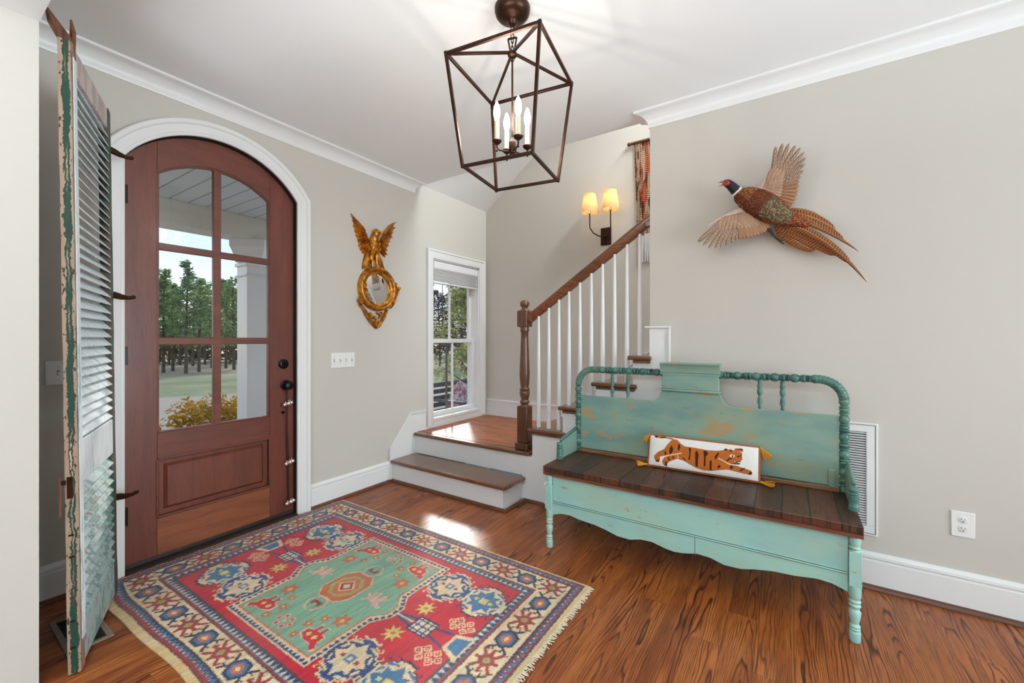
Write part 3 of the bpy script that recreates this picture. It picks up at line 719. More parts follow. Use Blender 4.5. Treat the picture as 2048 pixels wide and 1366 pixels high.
TL = teal('aged pale aqua paint', rgb(160, 204, 192), rgb(144, 194, 192), amount=.63, darkamt=.68, green=rgb(164, 194, 174))
TP = teal('worn dark teal turned wood', rgb(84, 128, 118), rgb(62, 104, 96), rgb(158, 150, 118), .64, rgb(34, 66, 62), .58, 9., green=rgb(104, 140, 118))
def plank_mat():
    g = G('reclaimed dark seat planks', .3, spec=.4, coat=.15, coat_rough=.25)
    x, y, z = g.pos('World')
    pl = g.fl(x*(1/.105)+.3); r = g.white(g.vec(pl, 2., 5.)); r2 = g.white(g.vec(pl, 7., 1.))
    n = g.noise(g.vec(x*16.+r*30., y*2.4, r2*9.), 1., 4); f = g.fr(n*9.+x*20.*r2); line = g.sstep(g.m('PINGPONG', f, .5), 0., .2, 1., 0.)
    c = g.mix(r, rgb(92, 50, 30), rgb(36, 33, 29)); c = g.mix(g.sstep(n, .45, .7)*.55, c, rgb(104, 64, 38)); c = g.mix(line*.6, c, rgb(30, 22, 19))
    sm = g.sstep(g.m('PINGPONG', x*(1/.105)+.3, .5), .012, .04, 1., 0.); c = g.mix(sm*.85, c, rgb(18, 12, 10)); kn = g.voro(g.vec(x*6., y*3.), 1.); c = g.mix(g.sstep(kn, .06, .12, 1., 0.), c, rgb(24, 16, 13))
    g.color(c); g.rough(.34+n*.25); g.bump(line*-.5+n*.4+sm*-3.+r2*1.5, .35, .003); return g.mat
bn = empty('spindle_bench', (-.495, 2.42, 0), 'distressed teal bench made from a spool-turned headboard with dark plank seat', 'bench')
XL, XR, YF, YBK, SZT = -1.207, .224, 2.235, 2.645, .490
XM = (XL+XR)/2
# turned back frame: posts, round shoulders and top rail in one bent spool turning
def spool_r(t, plain):
    """radius along the turning, t metres"""
    if plain: return .0215+.0014*math.cos(t*2*PI/.016)
    q = (t % .088)/.088
    if q < .055 or .30 < q < .345 or .39 < q < .435: return .0228
    if q < .30: s_ = (q-.055)/.245; return .0128+.0092*math.sin(PI*s_)**.8
    if q < .39: return .0145
    s_ = (q-.435)/.565; return .0138+.0094*math.sin(PI*s_)**1.1
rad_ = .105; zt = 1.045
def path_arc():
    pts = []; 
    z0 = SZT+.002
    n1 = 150
    for i in range(n1): pts.append((XL, lerp(z0, zt-rad_, i/n1), 0))
    for i in range(40): a = i/40*PI/2; pts.append((XL+rad_-rad_*math.cos(a), zt-rad_+rad_*math.sin(a), 1))
    n2 = 330
    for i in range(n2): pts.append((lerp(XL+rad_, XR-rad_, i/n2), zt, 0))
    for i in range(40): a = i/40*PI/2; pts.append((XR-rad_+rad_*math.sin(a), zt-rad_+rad_*math.cos(a), 1))
    for i in range(n1+1): pts.append((XR, lerp(zt-rad_, z0, i/n1), 0))
    return pts
pa = path_arc(); L_ = 0; rr_ = []; last = pa[0]
for p in pa:
    L_ += math.hypot(p[0]-last[0], p[1]-last[1]); last = p; rr_.append(spool_r(L_, p[2]))
obj('back_frame', MB().tube([(p[0], YBK, p[1]) for p in pa], rr_, 18), TP, bn, smooth=70)
for x in (-.968, -.864, -.137, -.033):
    pr_ = [(.007, .872), (.009, .878), (.006, .884), (.0085, .893), (.0125, .905), (.0105, .922), (.0115, .926), (.0075, .935), (.0075, .942), (.0125, .955), (.0135, .968), (.0095, .985), (.0125, .992), (.0125, .999), (.008, 1.006), (.0105, 1.014), (.009, 1.026)]
    obj('spindle', MB().lathe(pr_, (x, YBK, 0), 16), TP, bn, smooth=50)
# panel with raised centre
pl = [(-1.187, .515), (.204, .515), (.204, .868)]
def hump(sgn): return [(XM+sgn*.215, .868), (XM+sgn*.205, .872), (XM+sgn*.185, .885), (XM+sgn*.172, .905), (XM+sgn*.165, .928), (XM+sgn*.155, .938)]
pl += hump(1)+hump(-1)[::-1]+[(-1.187, .868)]
obj('back_panel', MB().prism(pl, lambda x, z, t: (x, t, z), YBK-.010, YBK+.008), TM, bn, bevel=.002)
q = MB().box(XM-.156, XM+.156, YBK-.027, YBK+.024, .952, 1.045)
obj('crest_block', q, TM, bn, bevel=.003)
cp = [(0, 0), (.014, 0), (.014, .010), (.020, .014), (.022, .024), (.026, .040), (.034, .058), (.040, .064), (.040, .070), (0, .070)]
q = MB(); q.prism([(-o, z) for o, z in cp]+[(.044, .070), (.044, 0)], lambda a, z, t: (t, YBK-.018+a, 1.038+z), XM-.163, XM+.163)
obj('crest_cornice', q, TM, bn, smooth=35)
q = MB(); q.box(XM-.162, XM+.162, YBK-.033, YBK+.028, .938, .952)
obj('crest_moulding', q, TM, bn, bevel=.004)
obj('back_ledge', MB().box(-1.187, .204, YBK-.030, YBK-.010, .4905, .512), wood('honey ledge strip', rgb(150, 104, 66), rgb(90, 56, 34), 'x', 20), bn, bevel=.003)
# seat
q = MB(); n = 28; nseg = [XL-.030+ (XR-XL+.055)*i/n for i in range(n+1)]
rr = random.Random(2)
fr_ = [2.197+rr.uniform(-.003, .003) for _ in nseg]
poly = list(zip(nseg, fr_))+[(XR+.025, 2.668), (XL-.030, 2.668)]
q.prism(poly, lambda a, b2, t: (a, b2, t), .454, .490)
obj('seat', q, plank_mat(), bn, bevel=.004, smooth=0)
ed = MB(); ed.prism([(x, y+.004) for x, y in zip(nseg, fr_)]+[(XR+.022, 2.3), (XL-.026, 2.3)], lambda a, b2, t: (a, b2, t), .437, .4535)
obj('seat_underboard', ed, wood('rough reddish underboard', rgb(128, 70, 46), rgb(60, 34, 26), 'x', 24, .6, 0), bn, smooth=0)
# apron: scalloped lower edge
bot = [(XL+.022, .196), (-1.13, .214), (-1.08, .217), (-1.0, .205), (-.92, .200), (-.85, .187), (-.79, .171), (-.72, .169), (-.66, .186), (-.60, .188), (-.53, .172), (XM, .168)]
bot = [(x, z) for x, z in bot]; mir = [(2*XM-x, z) for x, z in bot[:-1]][::-1]
ap = bot+mir+[(XR-.022, .436), (XL+.022, .436)]
def smooth_poly(p, k=3):
    return p
obj('front_apron', MB().prism(ap, lambda x, z, t: (x, t, z), YF-.006, YF+.014), TL, bn, bevel=.0015, smooth=30)
obj('apron_bead', MB().tube([(XL+.024, YF-.008, .274), (XR-.024, YF-.008, .274)], .0035, 8).tube([(XL+.024, YF-.008, .283), (XR-.024, YF-.008, .283)], .002, 8), TL, bn)
obj('bead_shadow_strip', MB().box(XL+.024, XR-.024, YF-.0068, YF, .2775, .2797).box(XL+.024, XR-.024, YF-.0068, YF, .2680, .2695), flat('painted bead shadow', rgb(78, 104, 96), .8), bn)  # dark strips painted in as shade along the apron beads
obj('apron_joint', MB().box(-.3935, -.3915, YF-.0068, YF, .176, .270), flat('dark joint line', rgb(66, 92, 86), .8), bn)
# end panels and arms
for x, lab in ((XL, 'l'), (XR, 'r')):
    sgn = -1 if x < XM else 1
    obj('end_apron', MB().box(x-.009, x+.009, YF+.02, YBK-.02, .22, .436), TL, bn, bevel=.002)
    ax_ = x+sgn*.012
    arm = [(2.395, .4905), (YBK-.022, .4905), (YBK-.022, .632), (YBK-.045, .628), (2.46, .606), (2.425, .600), (2.405, .590), (2.395, .575)]
    obj('arm_panel', MB().prism(arm, lambda y, z, t: (t, y, z), ax_-.010, ax_+.010), TM, bn, bevel=.003)
    q = MB(); q.lathe([(.021, .4905), (.022, .500), (.017, .504), (.021, .509), (.019, .513), (.020, .54), (.0205, .556), (.0155, .560), (.0205, .565), (.0155, .571), (.019, .578), (.020, .586), (.014, .594), (0, .596)], (ax_, 2.385, 0), 18)
    obj('arm_stub', q, TP, bn, smooth=50)
    obj('arm_bead', MB().tube([(ax_, 2.40, .600), (ax_, 2.425, .611), (ax_, 2.46, .617), (ax_, YBK-.03, .641)], .009, 8), TP, bn)
    # front leg
    q = MB(); q.box(x-.021, x+.021, YF-.026, YF+.016, .232, .374)
    pf = [(.018, 0), (.0195, .006), (.0195, .040), (.0165, .046), (.0195, .052), (.0165, .058), (.0195, .064), (.0155, .075), (.0185, .10), (.0205, .122), (.0165, .136), (.0205, .150), (.0175, .158), (.0205, .166), (.0175, .175), (.0205, .186), (.021, .232)]
    q.lathe([(.0185+(r-.0185)*(1.9 if r < .0185 else 1.4), z) for r, z in pf], (x, YF-.005, 0), 20)
    q.lathe([(.0205, .374), (.0165, .380), (.0205, .387), (.0165, .394), (.019, .402), (.021, .416), (.019, .428), (.0175, .4365)], (x, YF-.005, 0), 20)
    obj('leg', q, TL, bn, smooth=45, bevel=.0015)
    q = MB(); q.box(x-.02, x+.02, YBK-.02, YBK+.02, .09, .4535); q.lathe([(.016, 0), (.019, .02), (.0195, .06), (.017, .09)], (x, YBK, 0), 16)
    obj('leg', q, TP, bn, smooth=45)
obj('post_block', MB().box(XR-.064, XR-.036, YBK-.028, YBK-.012, .512, .60).box(XR-.058, XR-.052, YBK-.033, YBK-.028, .512, .596).box(XR-.046, XR-.041, YBK-.033, YBK-.028, .512, .596), TM, bn, bevel=.002)

# ================================================================== tiger pillow
PLW, PLH, PLT = .575, .182, .052
def inside(px_, py_, poly):
    r = np.zeros(px_.shape, bool); n = len(poly); j = n-1
    for i in range(n):
        xi, yi = poly[i]; xj, yj = poly[j]
        c = ((yi > py_) != (yj > py_)) & (px_ < (xj-xi)*(py_-yi)/((yj-yi)+1e-12)+xi); r ^= c; j = i
    return r
# pillow face drawn in its own frame: x 0..1240, y 0..~400 (down), skew of the photo removed
def pk(x, y): # zoom pixel -> pillow fraction
    u = (x-340)/(1570-340); yt = 195+(330-195)*u; yb_ = 530+(712-530)*u
    return (u, 1-(y-yt)/(yb_-yt))
NU, NV = 330, 110
U_, V_ = np.meshgrid(np.linspace(0, 1, NU), np.linspace(0, 1, NV), indexing='ij')
def pm(pts): return inside(U_, V_, [pk(*p) for p in pts])
rng = np.random.default_rng(4)
def L3(r, g_, b_): return np.array([lin(r), lin(g_), lin(b_)])
face = np.zeros((NU, NV, 3)); nz = rng.uniform(.84, 1.05, (NU, NV))
face[:] = L3(236, 232, 226); raise_ = np.zeros((NU, NV))
body_ = [(405, 212), (430, 205), (520, 222), (640, 255), (690, 265), (730, 305), (780, 335), (900, 350), (1030, 372), (1130, 380), (1200, 375), (1225, 350), (1250, 365), (1285, 362), (1310, 380), (1330, 350), (1400, 355), (1410, 385), (1345, 390), (1395, 395), (1400, 480), (1345, 490), (1310, 495), (1380, 515), (1375, 528), (1300, 525), (1385, 555), (1490, 590), (1500, 615), (1490, 635), (1430, 625), (1330, 600), (1250, 580), (1180, 585), (1090, 595), (1000, 590), (920, 565), (850, 530), (780, 490), (700, 470), (620, 495), (585, 520), (580, 550), (545, 535), (520, 495), (545, 455), (630, 430), (500, 445), (490, 500), (450, 500), (425, 460), (425, 430), (470, 395), (540, 365), (580, 310), (625, 260), (560, 245), (500, 245), (440, 240), (410, 230)]
mk = pm(body_); face[mk] = L3(190, 104, 42); raise_[mk] = 1
dk = L3(72, 36, 20)
strp = [[(410, 212), (430, 208), (450, 225), (440, 240), (415, 232)], [(480, 235), (530, 225), (545, 238), (500, 246)], [(560, 235), (600, 240), (640, 252), (600, 250)],
 [(605, 360), (625, 320), (650, 370), (640, 400), (620, 425), (605, 410)], [(545, 400), (562, 385), (570, 420), (555, 440)], [(700, 320), (722, 305), (730, 350), (715, 385), (702, 375)],
 [(825, 350), (850, 350), (850, 420), (845, 485), (825, 470), (838, 420)], [(900, 400), (920, 375), (940, 420), (935, 500), (935, 555), (910, 550), (905, 480)], [(990, 385), (1010, 375), (1045, 410), (1020, 440), (1020, 545), (1000, 550), (1000, 450)],
 [(1115, 440), (1150, 395), (1160, 410), (1135, 460), (1115, 480)], [(1065, 490), (1085, 480), (1085, 590), (1065, 590)], [(760, 445), (790, 470), (800, 500), (770, 470)], [(1150, 545), (1170, 530), (1185, 550), (1150, 575)],
 [(585, 455), (600, 450), (620, 485), (605, 490)], [(640, 440), (655, 440), (665, 470), (650, 470)], [(1275, 545), (1300, 540), (1310, 560), (1285, 585)], [(1370, 590), (1420, 560), (1430, 570), (1385, 600)], [(1480, 600), (1500, 610), (1490, 635), (1460, 625)],
 [(560, 500), (580, 495), (585, 535), (565, 545)], [(450, 480), (490, 480), (480, 502), (450, 500)], [(1215, 375), (1228, 352), (1250, 368), (1235, 380)], [(1265, 385), (1285, 368), (1300, 380), (1280, 392)], [(1240, 480), (1280, 455), (1310, 460), (1270, 480), (1245, 500)], [(1345, 440), (1395, 425), (1395, 435), (1350, 455)], [(1330, 495), (1390, 485), (1385, 500), (1335, 505)], [(1300, 515), (1380, 518), (1375, 528), (1310, 526)], [(1345, 355), (1400, 357), (1405, 372), (1350, 365)]]
for p in strp: m_ = pm(p); face[m_] = dk; raise_[m_] = 1.25
outm = mk & ~(np.roll(mk, 1, 0) & np.roll(mk, -1, 0) & np.roll(mk, 1, 1) & np.roll(mk, -1, 1)); face[outm] = face[outm]*.6
ln = L3(240, 228, 214)
def seg(a, b2, w_, col):
    (x0, y0), (x1, y1) = a, b2; d = math.hypot(x1-x0, y1-y0); nx_, ny_ = -(y1-y0)/d*w_, (x1-x0)/d*w_
    m_ = pm([(x0+nx_, y0+ny_), (x1+nx_, y1+ny_), (x1-nx_, y1-ny_), (x0-nx_, y0-ny_)]); face[m_] = col
seg((495, 450), (745, 410), 4, ln); seg((700, 430), (715, 470), 3, ln); seg((1155, 460), (1270, 525), 4, ln); seg((1270, 525), (1390, 545), 4, ln)
e_ = pm([(1268, 432), (1290, 420), (1325, 432), (1318, 448), (1285, 452)]); face[e_] = L3(238, 238, 232); e_ = pm([(1292, 428), (1308, 428), (1308, 448), (1292, 448)]); face[e_] = L3(16, 14, 14)
brd = (U_ < .012) | (U_ > .988) | (V_ < .035) | (V_ > .965); face[brd] = L3(176, 98, 50)
face *= nz[..., None]
pr0 = Vector((-.708, 2.535, .497)); pr1 = Vector((-.128, 2.548, .497))
ex_ = (pr1-pr0).normalized(); lean = math.radians(17)
en = Vector((-ex_.y, ex_.x, 0)); 
if en.y > 0: en = -en       # towards the room
ez = (Vector((0, 0, 1))*math.cos(lean)-en*math.sin(lean)).normalized(); en2 = ex_.cross(ez); en2 = en2 if en2.y < 0 else -en2
def pil(u, v, d): return pr0+ex_*(u*PLW)+ez*(v*PLH)+en2*d
vs = []; cols = []
for side in (1, -1):
    for i in range(NU):
        for j in range(NV):
            u, v = i/(NU-1), j/(NV-1); a, b2 = u*2-1, v*2-1
            t = max(0, (1-abs(a)**7))**.5*max(0, 1-abs(b2)**3.2)**.5
            d = side*PLT*.5*t+(.0028*raise_[i, j]+.0012*nz[i, j] if side > 0 else 0)
            pin = 1-.03*(1-b2*b2)*0; sag = .006*math.sin(u*9)*(1-abs(b2))
            vs.append(pil(u, v, d)+ez*sag*.3); cols.append((*face[i, j], 1) if side > 0 else (lin(176), lin(98), lin(50), 1))
m_ = NU*NV; fs = [(s_*m_+i*NV+j, s_*m_+(i+1)*NV+j, s_*m_+(i+1)*NV+j+1, s_*m_+i*NV+j+1) for s_ in (0, 1) for i in range(NU-1) for j in range(NV-1)]
pw = empty('lumbar_pillow', tuple(pil(.5, 0, 0)), 'long white lumbar pillow with a tufted orange tiger propped on the bench seat', 'pillow')
g = G('tufted pillow yarn', .9, spec=.2); g.color(g.attr()); g.bump(g.noise(scale=420., detail=2), .5, .002)
obj('cover', MB().add(vs, fs), g.mat, pw, vcol=cols, smooth=180)
tan = flat('brown piping fabric', rgb(172, 96, 50), .85, bump=.3, bscale=300)
pp = [pil(0, 0, 0), pil(1, 0, 0), pil(1, 1, 0), pil(0, 1, 0), pil(0, 0, 0)]
q = MB()
for a, b2 in zip(pp, pp[1:]): q.tube([a, (a+b2)/2, b2], .0042, 8)
obj('piping', q, tan, pw)
tas = flat('mustard tassel yarn', rgb(206, 142, 34), .9, bump=.4, bscale=200)
def tassel(c, dirs, seed, ln_=.052):
    rr = random.Random(seed); q = MB(); d = Vector(dirs).normalized(); c = Vector(c)
    q.ball(c, .008, 8, 6)
    for k in range(46):
        o = Vector((rr.gauss(0, 1), rr.gauss(0, 1), rr.gauss(0, 1))); o = (o-d*o.dot(d)).normalized()*rr.uniform(.1, 1)
        e = c+d*ln_*rr.uniform(.8, 1.)+o*.025
        if e.z < .495: e.z = .495+rr.uniform(0, .012)
        mid = (c+e)/2+o*.004
        if mid.z < .495: mid.z = .4955
        q.tube([c, mid, e], [.0032, .0028, .0022], 5)
    obj('tassel', q, tas, pw, smooth=60)
tassel(pil(0, 1, 0)+Vector((-.004, 0, -.004)), (-.45, 0, -1), 1, .05); tassel(pil(1, 1, 0)+Vector((.006, 0, -.006)), (.75, -.1, -.9), 2, .062)
tassel(pil(0, 0, 0)+Vector((-.010, -.006, .006)), (-1, -.5, -.1), 3); tassel(pil(1, 0, 0)+Vector((.010, -.008, .006)), (1., -.35, -.1), 4, .06)

# ================================================================== rug
RU, RV = 2.05, 1.375
nu, nv = 820, 550
uu, vv = np.meshgrid(np.linspace(0, RU, nu), np.linspace(0, RV, nv), indexing='ij')
rg = np.zeros((nu, nv, 3)); rng = np.random.default_rng(11)
CR, CB, CBL, CCR, CGR, CNV, COR, CYE, CDK, CPK = L3(196, 22, 46), L3(34, 66, 116), L3(66, 124, 168), L3(220, 196, 156), L3(124, 168, 140), L3(34, 44, 70), L3(204, 104, 62), L3(208, 190, 104), L3(64, 44, 48), L3(218, 170, 150)
CM = L3(140, 48, 52)
def setp(poly, col, cu=0, cv=0):
    p = [(a+cu, b2+cv) for a, b2 in poly]; us = [a for a, _ in p]; vs_ = [b2 for _, b2 in p]
    i0, i1 = max(0, int(min(us)/RU*nu)-2), min(nu, int(max(us)/RU*nu)+3); j0, j1 = max(0, int(min(vs_)/RV*nv)-2), min(nv, int(max(vs_)/RV*nv)+3)
    if i1 <= i0 or j1 <= j0: return
    m_ = inside(uu[i0:i1, j0:j1], vv[i0:i1, j0:j1], p); rg[i0:i1, j0:j1][m_] = col
def rect(u0, u1, v0, v1, col): setp([(u0, v0), (u1, v0), (u1, v1), (u0, v1)], col)
def line_(a, b2, w_, col):
    (x0, y0), (x1, y1) = a, b2; d = math.hypot(x1-x0, y1-y0)+1e-9; nx_, ny_ = -(y1-y0)/d*w_/2, (x1-x0)/d*w_/2
    setp([(x0+nx_, y0+ny_), (x1+nx_, y1+ny_), (x1-nx_, y1-ny_), (x0-nx_, y0-ny_)], col)
def star(cu, cv, r0_, r1_, n, col, ph=0, su=1, sv=1):
    setp([((r0_ if k % 2 else r1_)*math.cos(ph+k*PI/n)*su, (r0_ if k % 2 else r1_)*math.sin(ph+k*PI/n)*sv) for k in range(2*n)], col, cu, cv)
# nested frames: outside to inside, as (inset at the ends, inset at the sides, colour)
def frame(eu, ev, col): rect(eu, RU-.04-eu, ev, RV-ev, col)
rg[:] = CCR*np.array([.92, .86, .72])                      # plain woven selvedge
rect(.006, RU-.022, .03, RV-.012, CDK*1.6)
rect(.010, RU-.030, .034, RV-.016, CM)
rect(.032, RU-.050, .054, RV-.036, CNV*1.4)
rect(.052, RU-.068, .074, RV-.054, CDK*1.7)
rect(.058, RU-.074, .080, RV-.060, CCR)                    # main cream border
rect(.168, RU-.212, .196, RV-.176, CDK*1.8)
rect(.176, RU-.220, .204, RV-.184, CM*1.2)
rect(.192, RU-.228, .212, RV-.190, CBL*.75)
rect(.235, RU-.262, .240, RV-.222, CDK*1.8)
rect(.246, RU-.272, .250, RV-.232, CR)
# guard zigzags
def run(f, a0, a1, pitch): 
    n = max(1, int(round((a1-a0)/pitch))); 
    for k in range(n): f(a0+(k+.5)*(a1-a0)/n, (a1-a0)/n, k)
def guard(c0, w_, horizontal, a0, a1, cA, cB, flip=1):
    def f(a, p, k):
        for s_, col, off in ((1, cA, 0), (-1, cB, p/2)):
            t = [(a-p*.34+off, c0-s_*w_*.5), (a+off, c0+s_*w_*.42), (a+p*.34+off, c0-s_*w_*.5)]
            if horizontal: setp(t, col)
            else: setp([(y, x) for x, y in t], col)
        q_ = [(a-p*.12, c0-.004), (a+p*.12, c0-.004), (a+p*.12, c0+.004), (a-p*.12, c0+.004)]
        setp(q_ if horizontal else [(y, x) for x, y in q_], CCR)
    run(f, a0, a1, .030)
wh = CCR*1.02
for v0 in (.054, RV-.036): guard(v0, .030, True, .03, RU-.07, CM*1.25, CBL*.9)
for u0 in (.033, RU-.050): guard(u0, .030, False, .05, RV-.04, CM*1.25, CBL*.9)
for v0 in (.227, RV-.206): guard(v0, .026, True, .20, RU-.24, wh*.9, CNV*1.3)
for u0 in (.215, RU-.246): guard(u0, .028, False, .22, RV-.2, wh*.9, CNV*1.3)
# main border motifs
def rosette(cu, cv, hor):
    s_ = .05
    T = (lambda a, b2: (a, b2)) if hor else (lambda a, b2: (b2, a))
    arms = [((-.2, .2), (-1.15, .95)), ((-.35, 0), (-1.3, 0)), ((-.2, -.2), (-1.15, -.95)), ((.2, .2), (1.15, .95)), ((.35, 0), (1.3, 0)), ((.2, -.2), (1.15, -.95)), ((0, .3), (0, 1.1)), ((0, -.3), (0, -1.1))]
    for a, b2 in arms:
        p0, p1 = T(*a), T(*b2); 
        if a[0] == 0 and a[1] != 0: line_((cu+p0[0]*s_, cv+p0[1]*s_), (cu+p1[0]*s_, cv+p1[1]*s_), .015, CM*1.2); continue
        line_((cu+p0[0]*s_, cv+p0[1]*s_), (cu+p1[0]*s_, cv+p1[1]*s_), .015, CM*1.15)
        line_((cu+p1[0]*s_*.92, cv+p1[1]*s_*.92), (cu+p1[0]*s_*.92+T(.2, .35)[0]*s_, cv+p1[1]*s_*.92+T(.2, .35)[1]*s_), .008, CM*.9)
    star(cu, cv, .62*s_, .86*s_, 4, CM*1.2); star(cu, cv, .3*s_, .36*s_, 4, L3(140, 160, 90)); star(cu, cv, .12*s_, .16*s_, 4, COR)
def diam(cu, cv, hor):
    T = (lambda a, b2: (a, b2)) if hor else (lambda a, b2: (b2, a))
    def P_(l): return [(T(a, b2)[0]*.054+cu, T(a, b2)[1]*.054+cv) for a, b2 in l]
    for s1 in (-1, 1):
        for s2 in (-1, 1): 
            a, b2 = P_([(s1*.75, s2*.05), (s1*1.45, s2*.85)]); line_(a, b2, .012, CNV)
            a, b2 = P_([(s1*1.1, s2*.4), (s1*1.5, s2*.3)]); line_(a, b2, .007, CNV)
    setp(P_([(-1.1, 0), (-.55, .85), (.55, .85), (1.1, 0), (.55, -.85), (-.55, -.85)]), CNV*1.25)
    setp(P_([(-.85, 0), (-.4, .62), (.4, .62), (.85, 0), (.4, -.62), (-.4, -.62)]), CBL*.75)
    setp(P_([(-.6, 0), (-.2, .42), (.2, .42), (.6, 0), (.2, -.42), (-.2, -.42)]), COR*.95)
    setp(P_([(-.3, 0), (0, .2), (.3, 0), (0, -.2)]), CCR)
for cv in (.138, RV-.118):
    for k in range(13): 
        cu = .115+k*.1485; (rosette if k % 2 == 0 else diam)(cu, cv, True)
for cu in (.115, RU-.143):
    for k in range(1, 8):
        cv = .138+k*(RV-.118-.138)/8; (diam if k % 2 == 1 else rosette)(cu, cv, False)
# field ornaments
CU, CV = 1.030, .694
def mirr(f):
    for su in (-1, 1):
        for sv in (-1, 1): f(su, sv)
def stepped(cu, cv, ru, rv, n, col):
    pts = []
    for q in range(4):
        seq = []
        for k in range(n):
            a0, a1 = 1-k/n, 1-(k+1)/n; seq += [(a0, k/n+.12), (a0, (k+1)/n+.12), (a1, (k+1)/n+.12)]
        seq = [(x, min(y, 1.0)) for x, y in seq]
        sx, sy = ((1, 1), (-1, 1), (-1, -1), (1, -1))[q]
        if q in (1, 3): seq = seq[::-1]
        pts += [(x*sx, y*sy) for x, y in seq]
    setp([(a*ru, b2*rv) for a, b2 in pts], col, cu, cv)
def hooks(cu, cv, ru, rv, col, w_=.006):
    for k in range(18):
        a = 2*PI*(k+.5)/18; r = 1.0+.02*(k % 2); x, y = cu+math.cos(a)*ru*r, cv+math.sin(a)*rv*r
        t = (-math.sin(a), math.cos(a)); line_((x-math.cos(a)*.02, y-math.sin(a)*.02), (x+math.cos(a)*.012, y+math.sin(a)*.012), w_, col); line_((x+math.cos(a)*.012, y+math.sin(a)*.012), (x+math.cos(a)*.012+t[0]*.014, y+math.sin(a)*.012+t[1]*.014), w_, col)
def med(cu, cv, A_, B2, C2):
    stepped(cu, cv, .128, .122, 6, CNV if A_ is CCR else CCR); hooks(cu, cv, .118, .112, CNV if A_ is CCR else CCR); stepped(cu, cv, .118, .112, 6, A_); 
    star(cu, cv, .052, .094, 4, B2, PI/8*0); star(cu, cv, .045, .085, 4, B2, PI/4)
    for sx in (-1, 1):
        for sy in (-1, 1): 
            line_((cu+sx*.025, cv+sy*.085), (cu+sx*.075, cv+sy*.070), .012, B2 if A_ is CCR else CCR); line_((cu+sx*.085, cv+sy*.02), (cu+sx*.07, cv+sy*.05), .012, B2)
    rect(cu-.020, cu+.020, cv-.020, cv+.020, C2); rect(cu-.010, cu+.010, cv-.010, cv+.010, CCR if C2 is not CCR else CBL)
    for sx in (-1, 1): rect(cu+sx*.042-.010, cu+sx*.042+.010, cv-.008, cv+.008, CM*1.3 if A_ is CNV or B2 is CCR else CYE)
def fld(su, sv):
    cv = CV+sv*.288
    med(CU+su*.645, cv, CCR, CBL*.8, CYE); med(CU+su*.432, cv, CB*1.15, CCR, CBL)
    star(CU+su*.458, CV+sv*.098, .024, .052, 8, CYE); star(CU+su*.458, CV+sv*.098, .009, .012, 4, COR)
    for k in range(7):
        a = k*2*PI/6; x, y = CU+su*.670+(math.cos(a)*.052 if k < 6 else 0), CV+sv*.103+(math.sin(a)*.030 if k < 6 else 0)
        star(x, y, .016, .021, 4, CCR); star(x, y, .010, .013, 4, CR); star(x, y, .004, .006, 4, CCR)
mirr(fld)
for su in (-1, 1):
    c0 = CU+su*.535
    for sv in (-1, 1):
        line_((CU+su*.355, CV+sv*.0), (c0-su*.05, CV+sv*.028), .012, CB)
        line_((c0+su*.04, CV+sv*.02), (CU+su*.70, CV+sv*.045), .012, CB)
    line_((CU+su*.36, CV), (c0, CV), .018, CBL*.8); line_((CU+su*.36, CV), (c0, CV), .006, CCR)
    stepped(c0, CV, .056, .050, 1, CNV); rect(c0-.048, c0+.048, CV-.042, CV+.042, CCR)
    for a in (-.030, 0, .030): line_((c0+a, CV-.042), (c0+a, CV+.042), .007, CB); line_((c0-.048, CV+a), (c0+.048, CV+a), .007, CB)
    setp([(CU+su*.775, CV-.075), (CU+su*.775, CV+.075), (CU+su*.685, CV+.045), (CU+su*.685, CV-.045)], CCR)
    setp([(CU+su*.765, CV-.05), (CU+su*.765, CV+.05), (CU+su*.70, CV+.03), (CU+su*.70, CV-.03)], CBL*.8)
# green centre panel with its toothed frame
def hexa(du, dv, nt_): return [(CU-du, CV-dv), (CU+du, CV-dv), (CU+du, CV-nt_), (CU+du+.052, CV-nt_*.35), (CU+du+.052, CV+nt_*.35), (CU+du, CV+nt_), (CU+du, CV+dv), (CU-du, CV+dv), (CU-du, CV+nt_), (CU-du-.052, CV+nt_*.35), (CU-du-.052, CV-nt_*.35), (CU-du, CV-nt_)]
setp(hexa(.325, .412, .11), CCR); setp(hexa(.319, .405, .106), CB); 
hx = hexa(.300, .386, .095)
setp(hx, CCR*.98); setp(hexa(.290, .376, .09), COR*.95); setp(hexa(.283, .369, .088), CGR)
ring = hexa(.310, .395, .10)
for a, b2 in zip(ring, ring[1:]+ring[:1]):
    d = math.hypot(b2[0]-a[0], b2[1]-a[1]); n = max(1, int(d/.026)); 
    for k in range(n):
        m0 = (lerp(a[0], b2[0], (k+.5)/n), lerp(a[1], b2[1], (k+.5)/n)); dx, dy = (b2[0]-a[0])/d, (b2[1]-a[1])/d; ox, oy = -dy, dx
        if (m0[0]+ox*.01-CU)**2+(m0[1]+oy*.01-CV)**2 < (m0[0]-CU)**2+(m0[1]-CV)**2: ox, oy = -ox, -oy
        setp([(m0[0]-dx*.009-ox*.010, m0[1]-dy*.009-oy*.010), (m0[0]+dx*.009-ox*.010, m0[1]+dy*.009-oy*.010), (m0[0]+ox*.009, m0[1]+oy*.009)], CCR)
oc = lambda a, b2, k: [(a, -b2*k), (a, b2*k), (a*k, b2), (-a*k, b2), (-a, b2*k), (-a, -b2*k), (-a*k, -b2), (a*k, -b2)]
setp(oc(.105, .120, .55), CCR, CU, CV); setp(oc(.100, .115, .55), COR*.9, CU, CV); setp(oc(.080, .085, .4), L3(150, 160, 90), CU, CV); setp(oc(.062, .072, .3), COR, CU, CV)
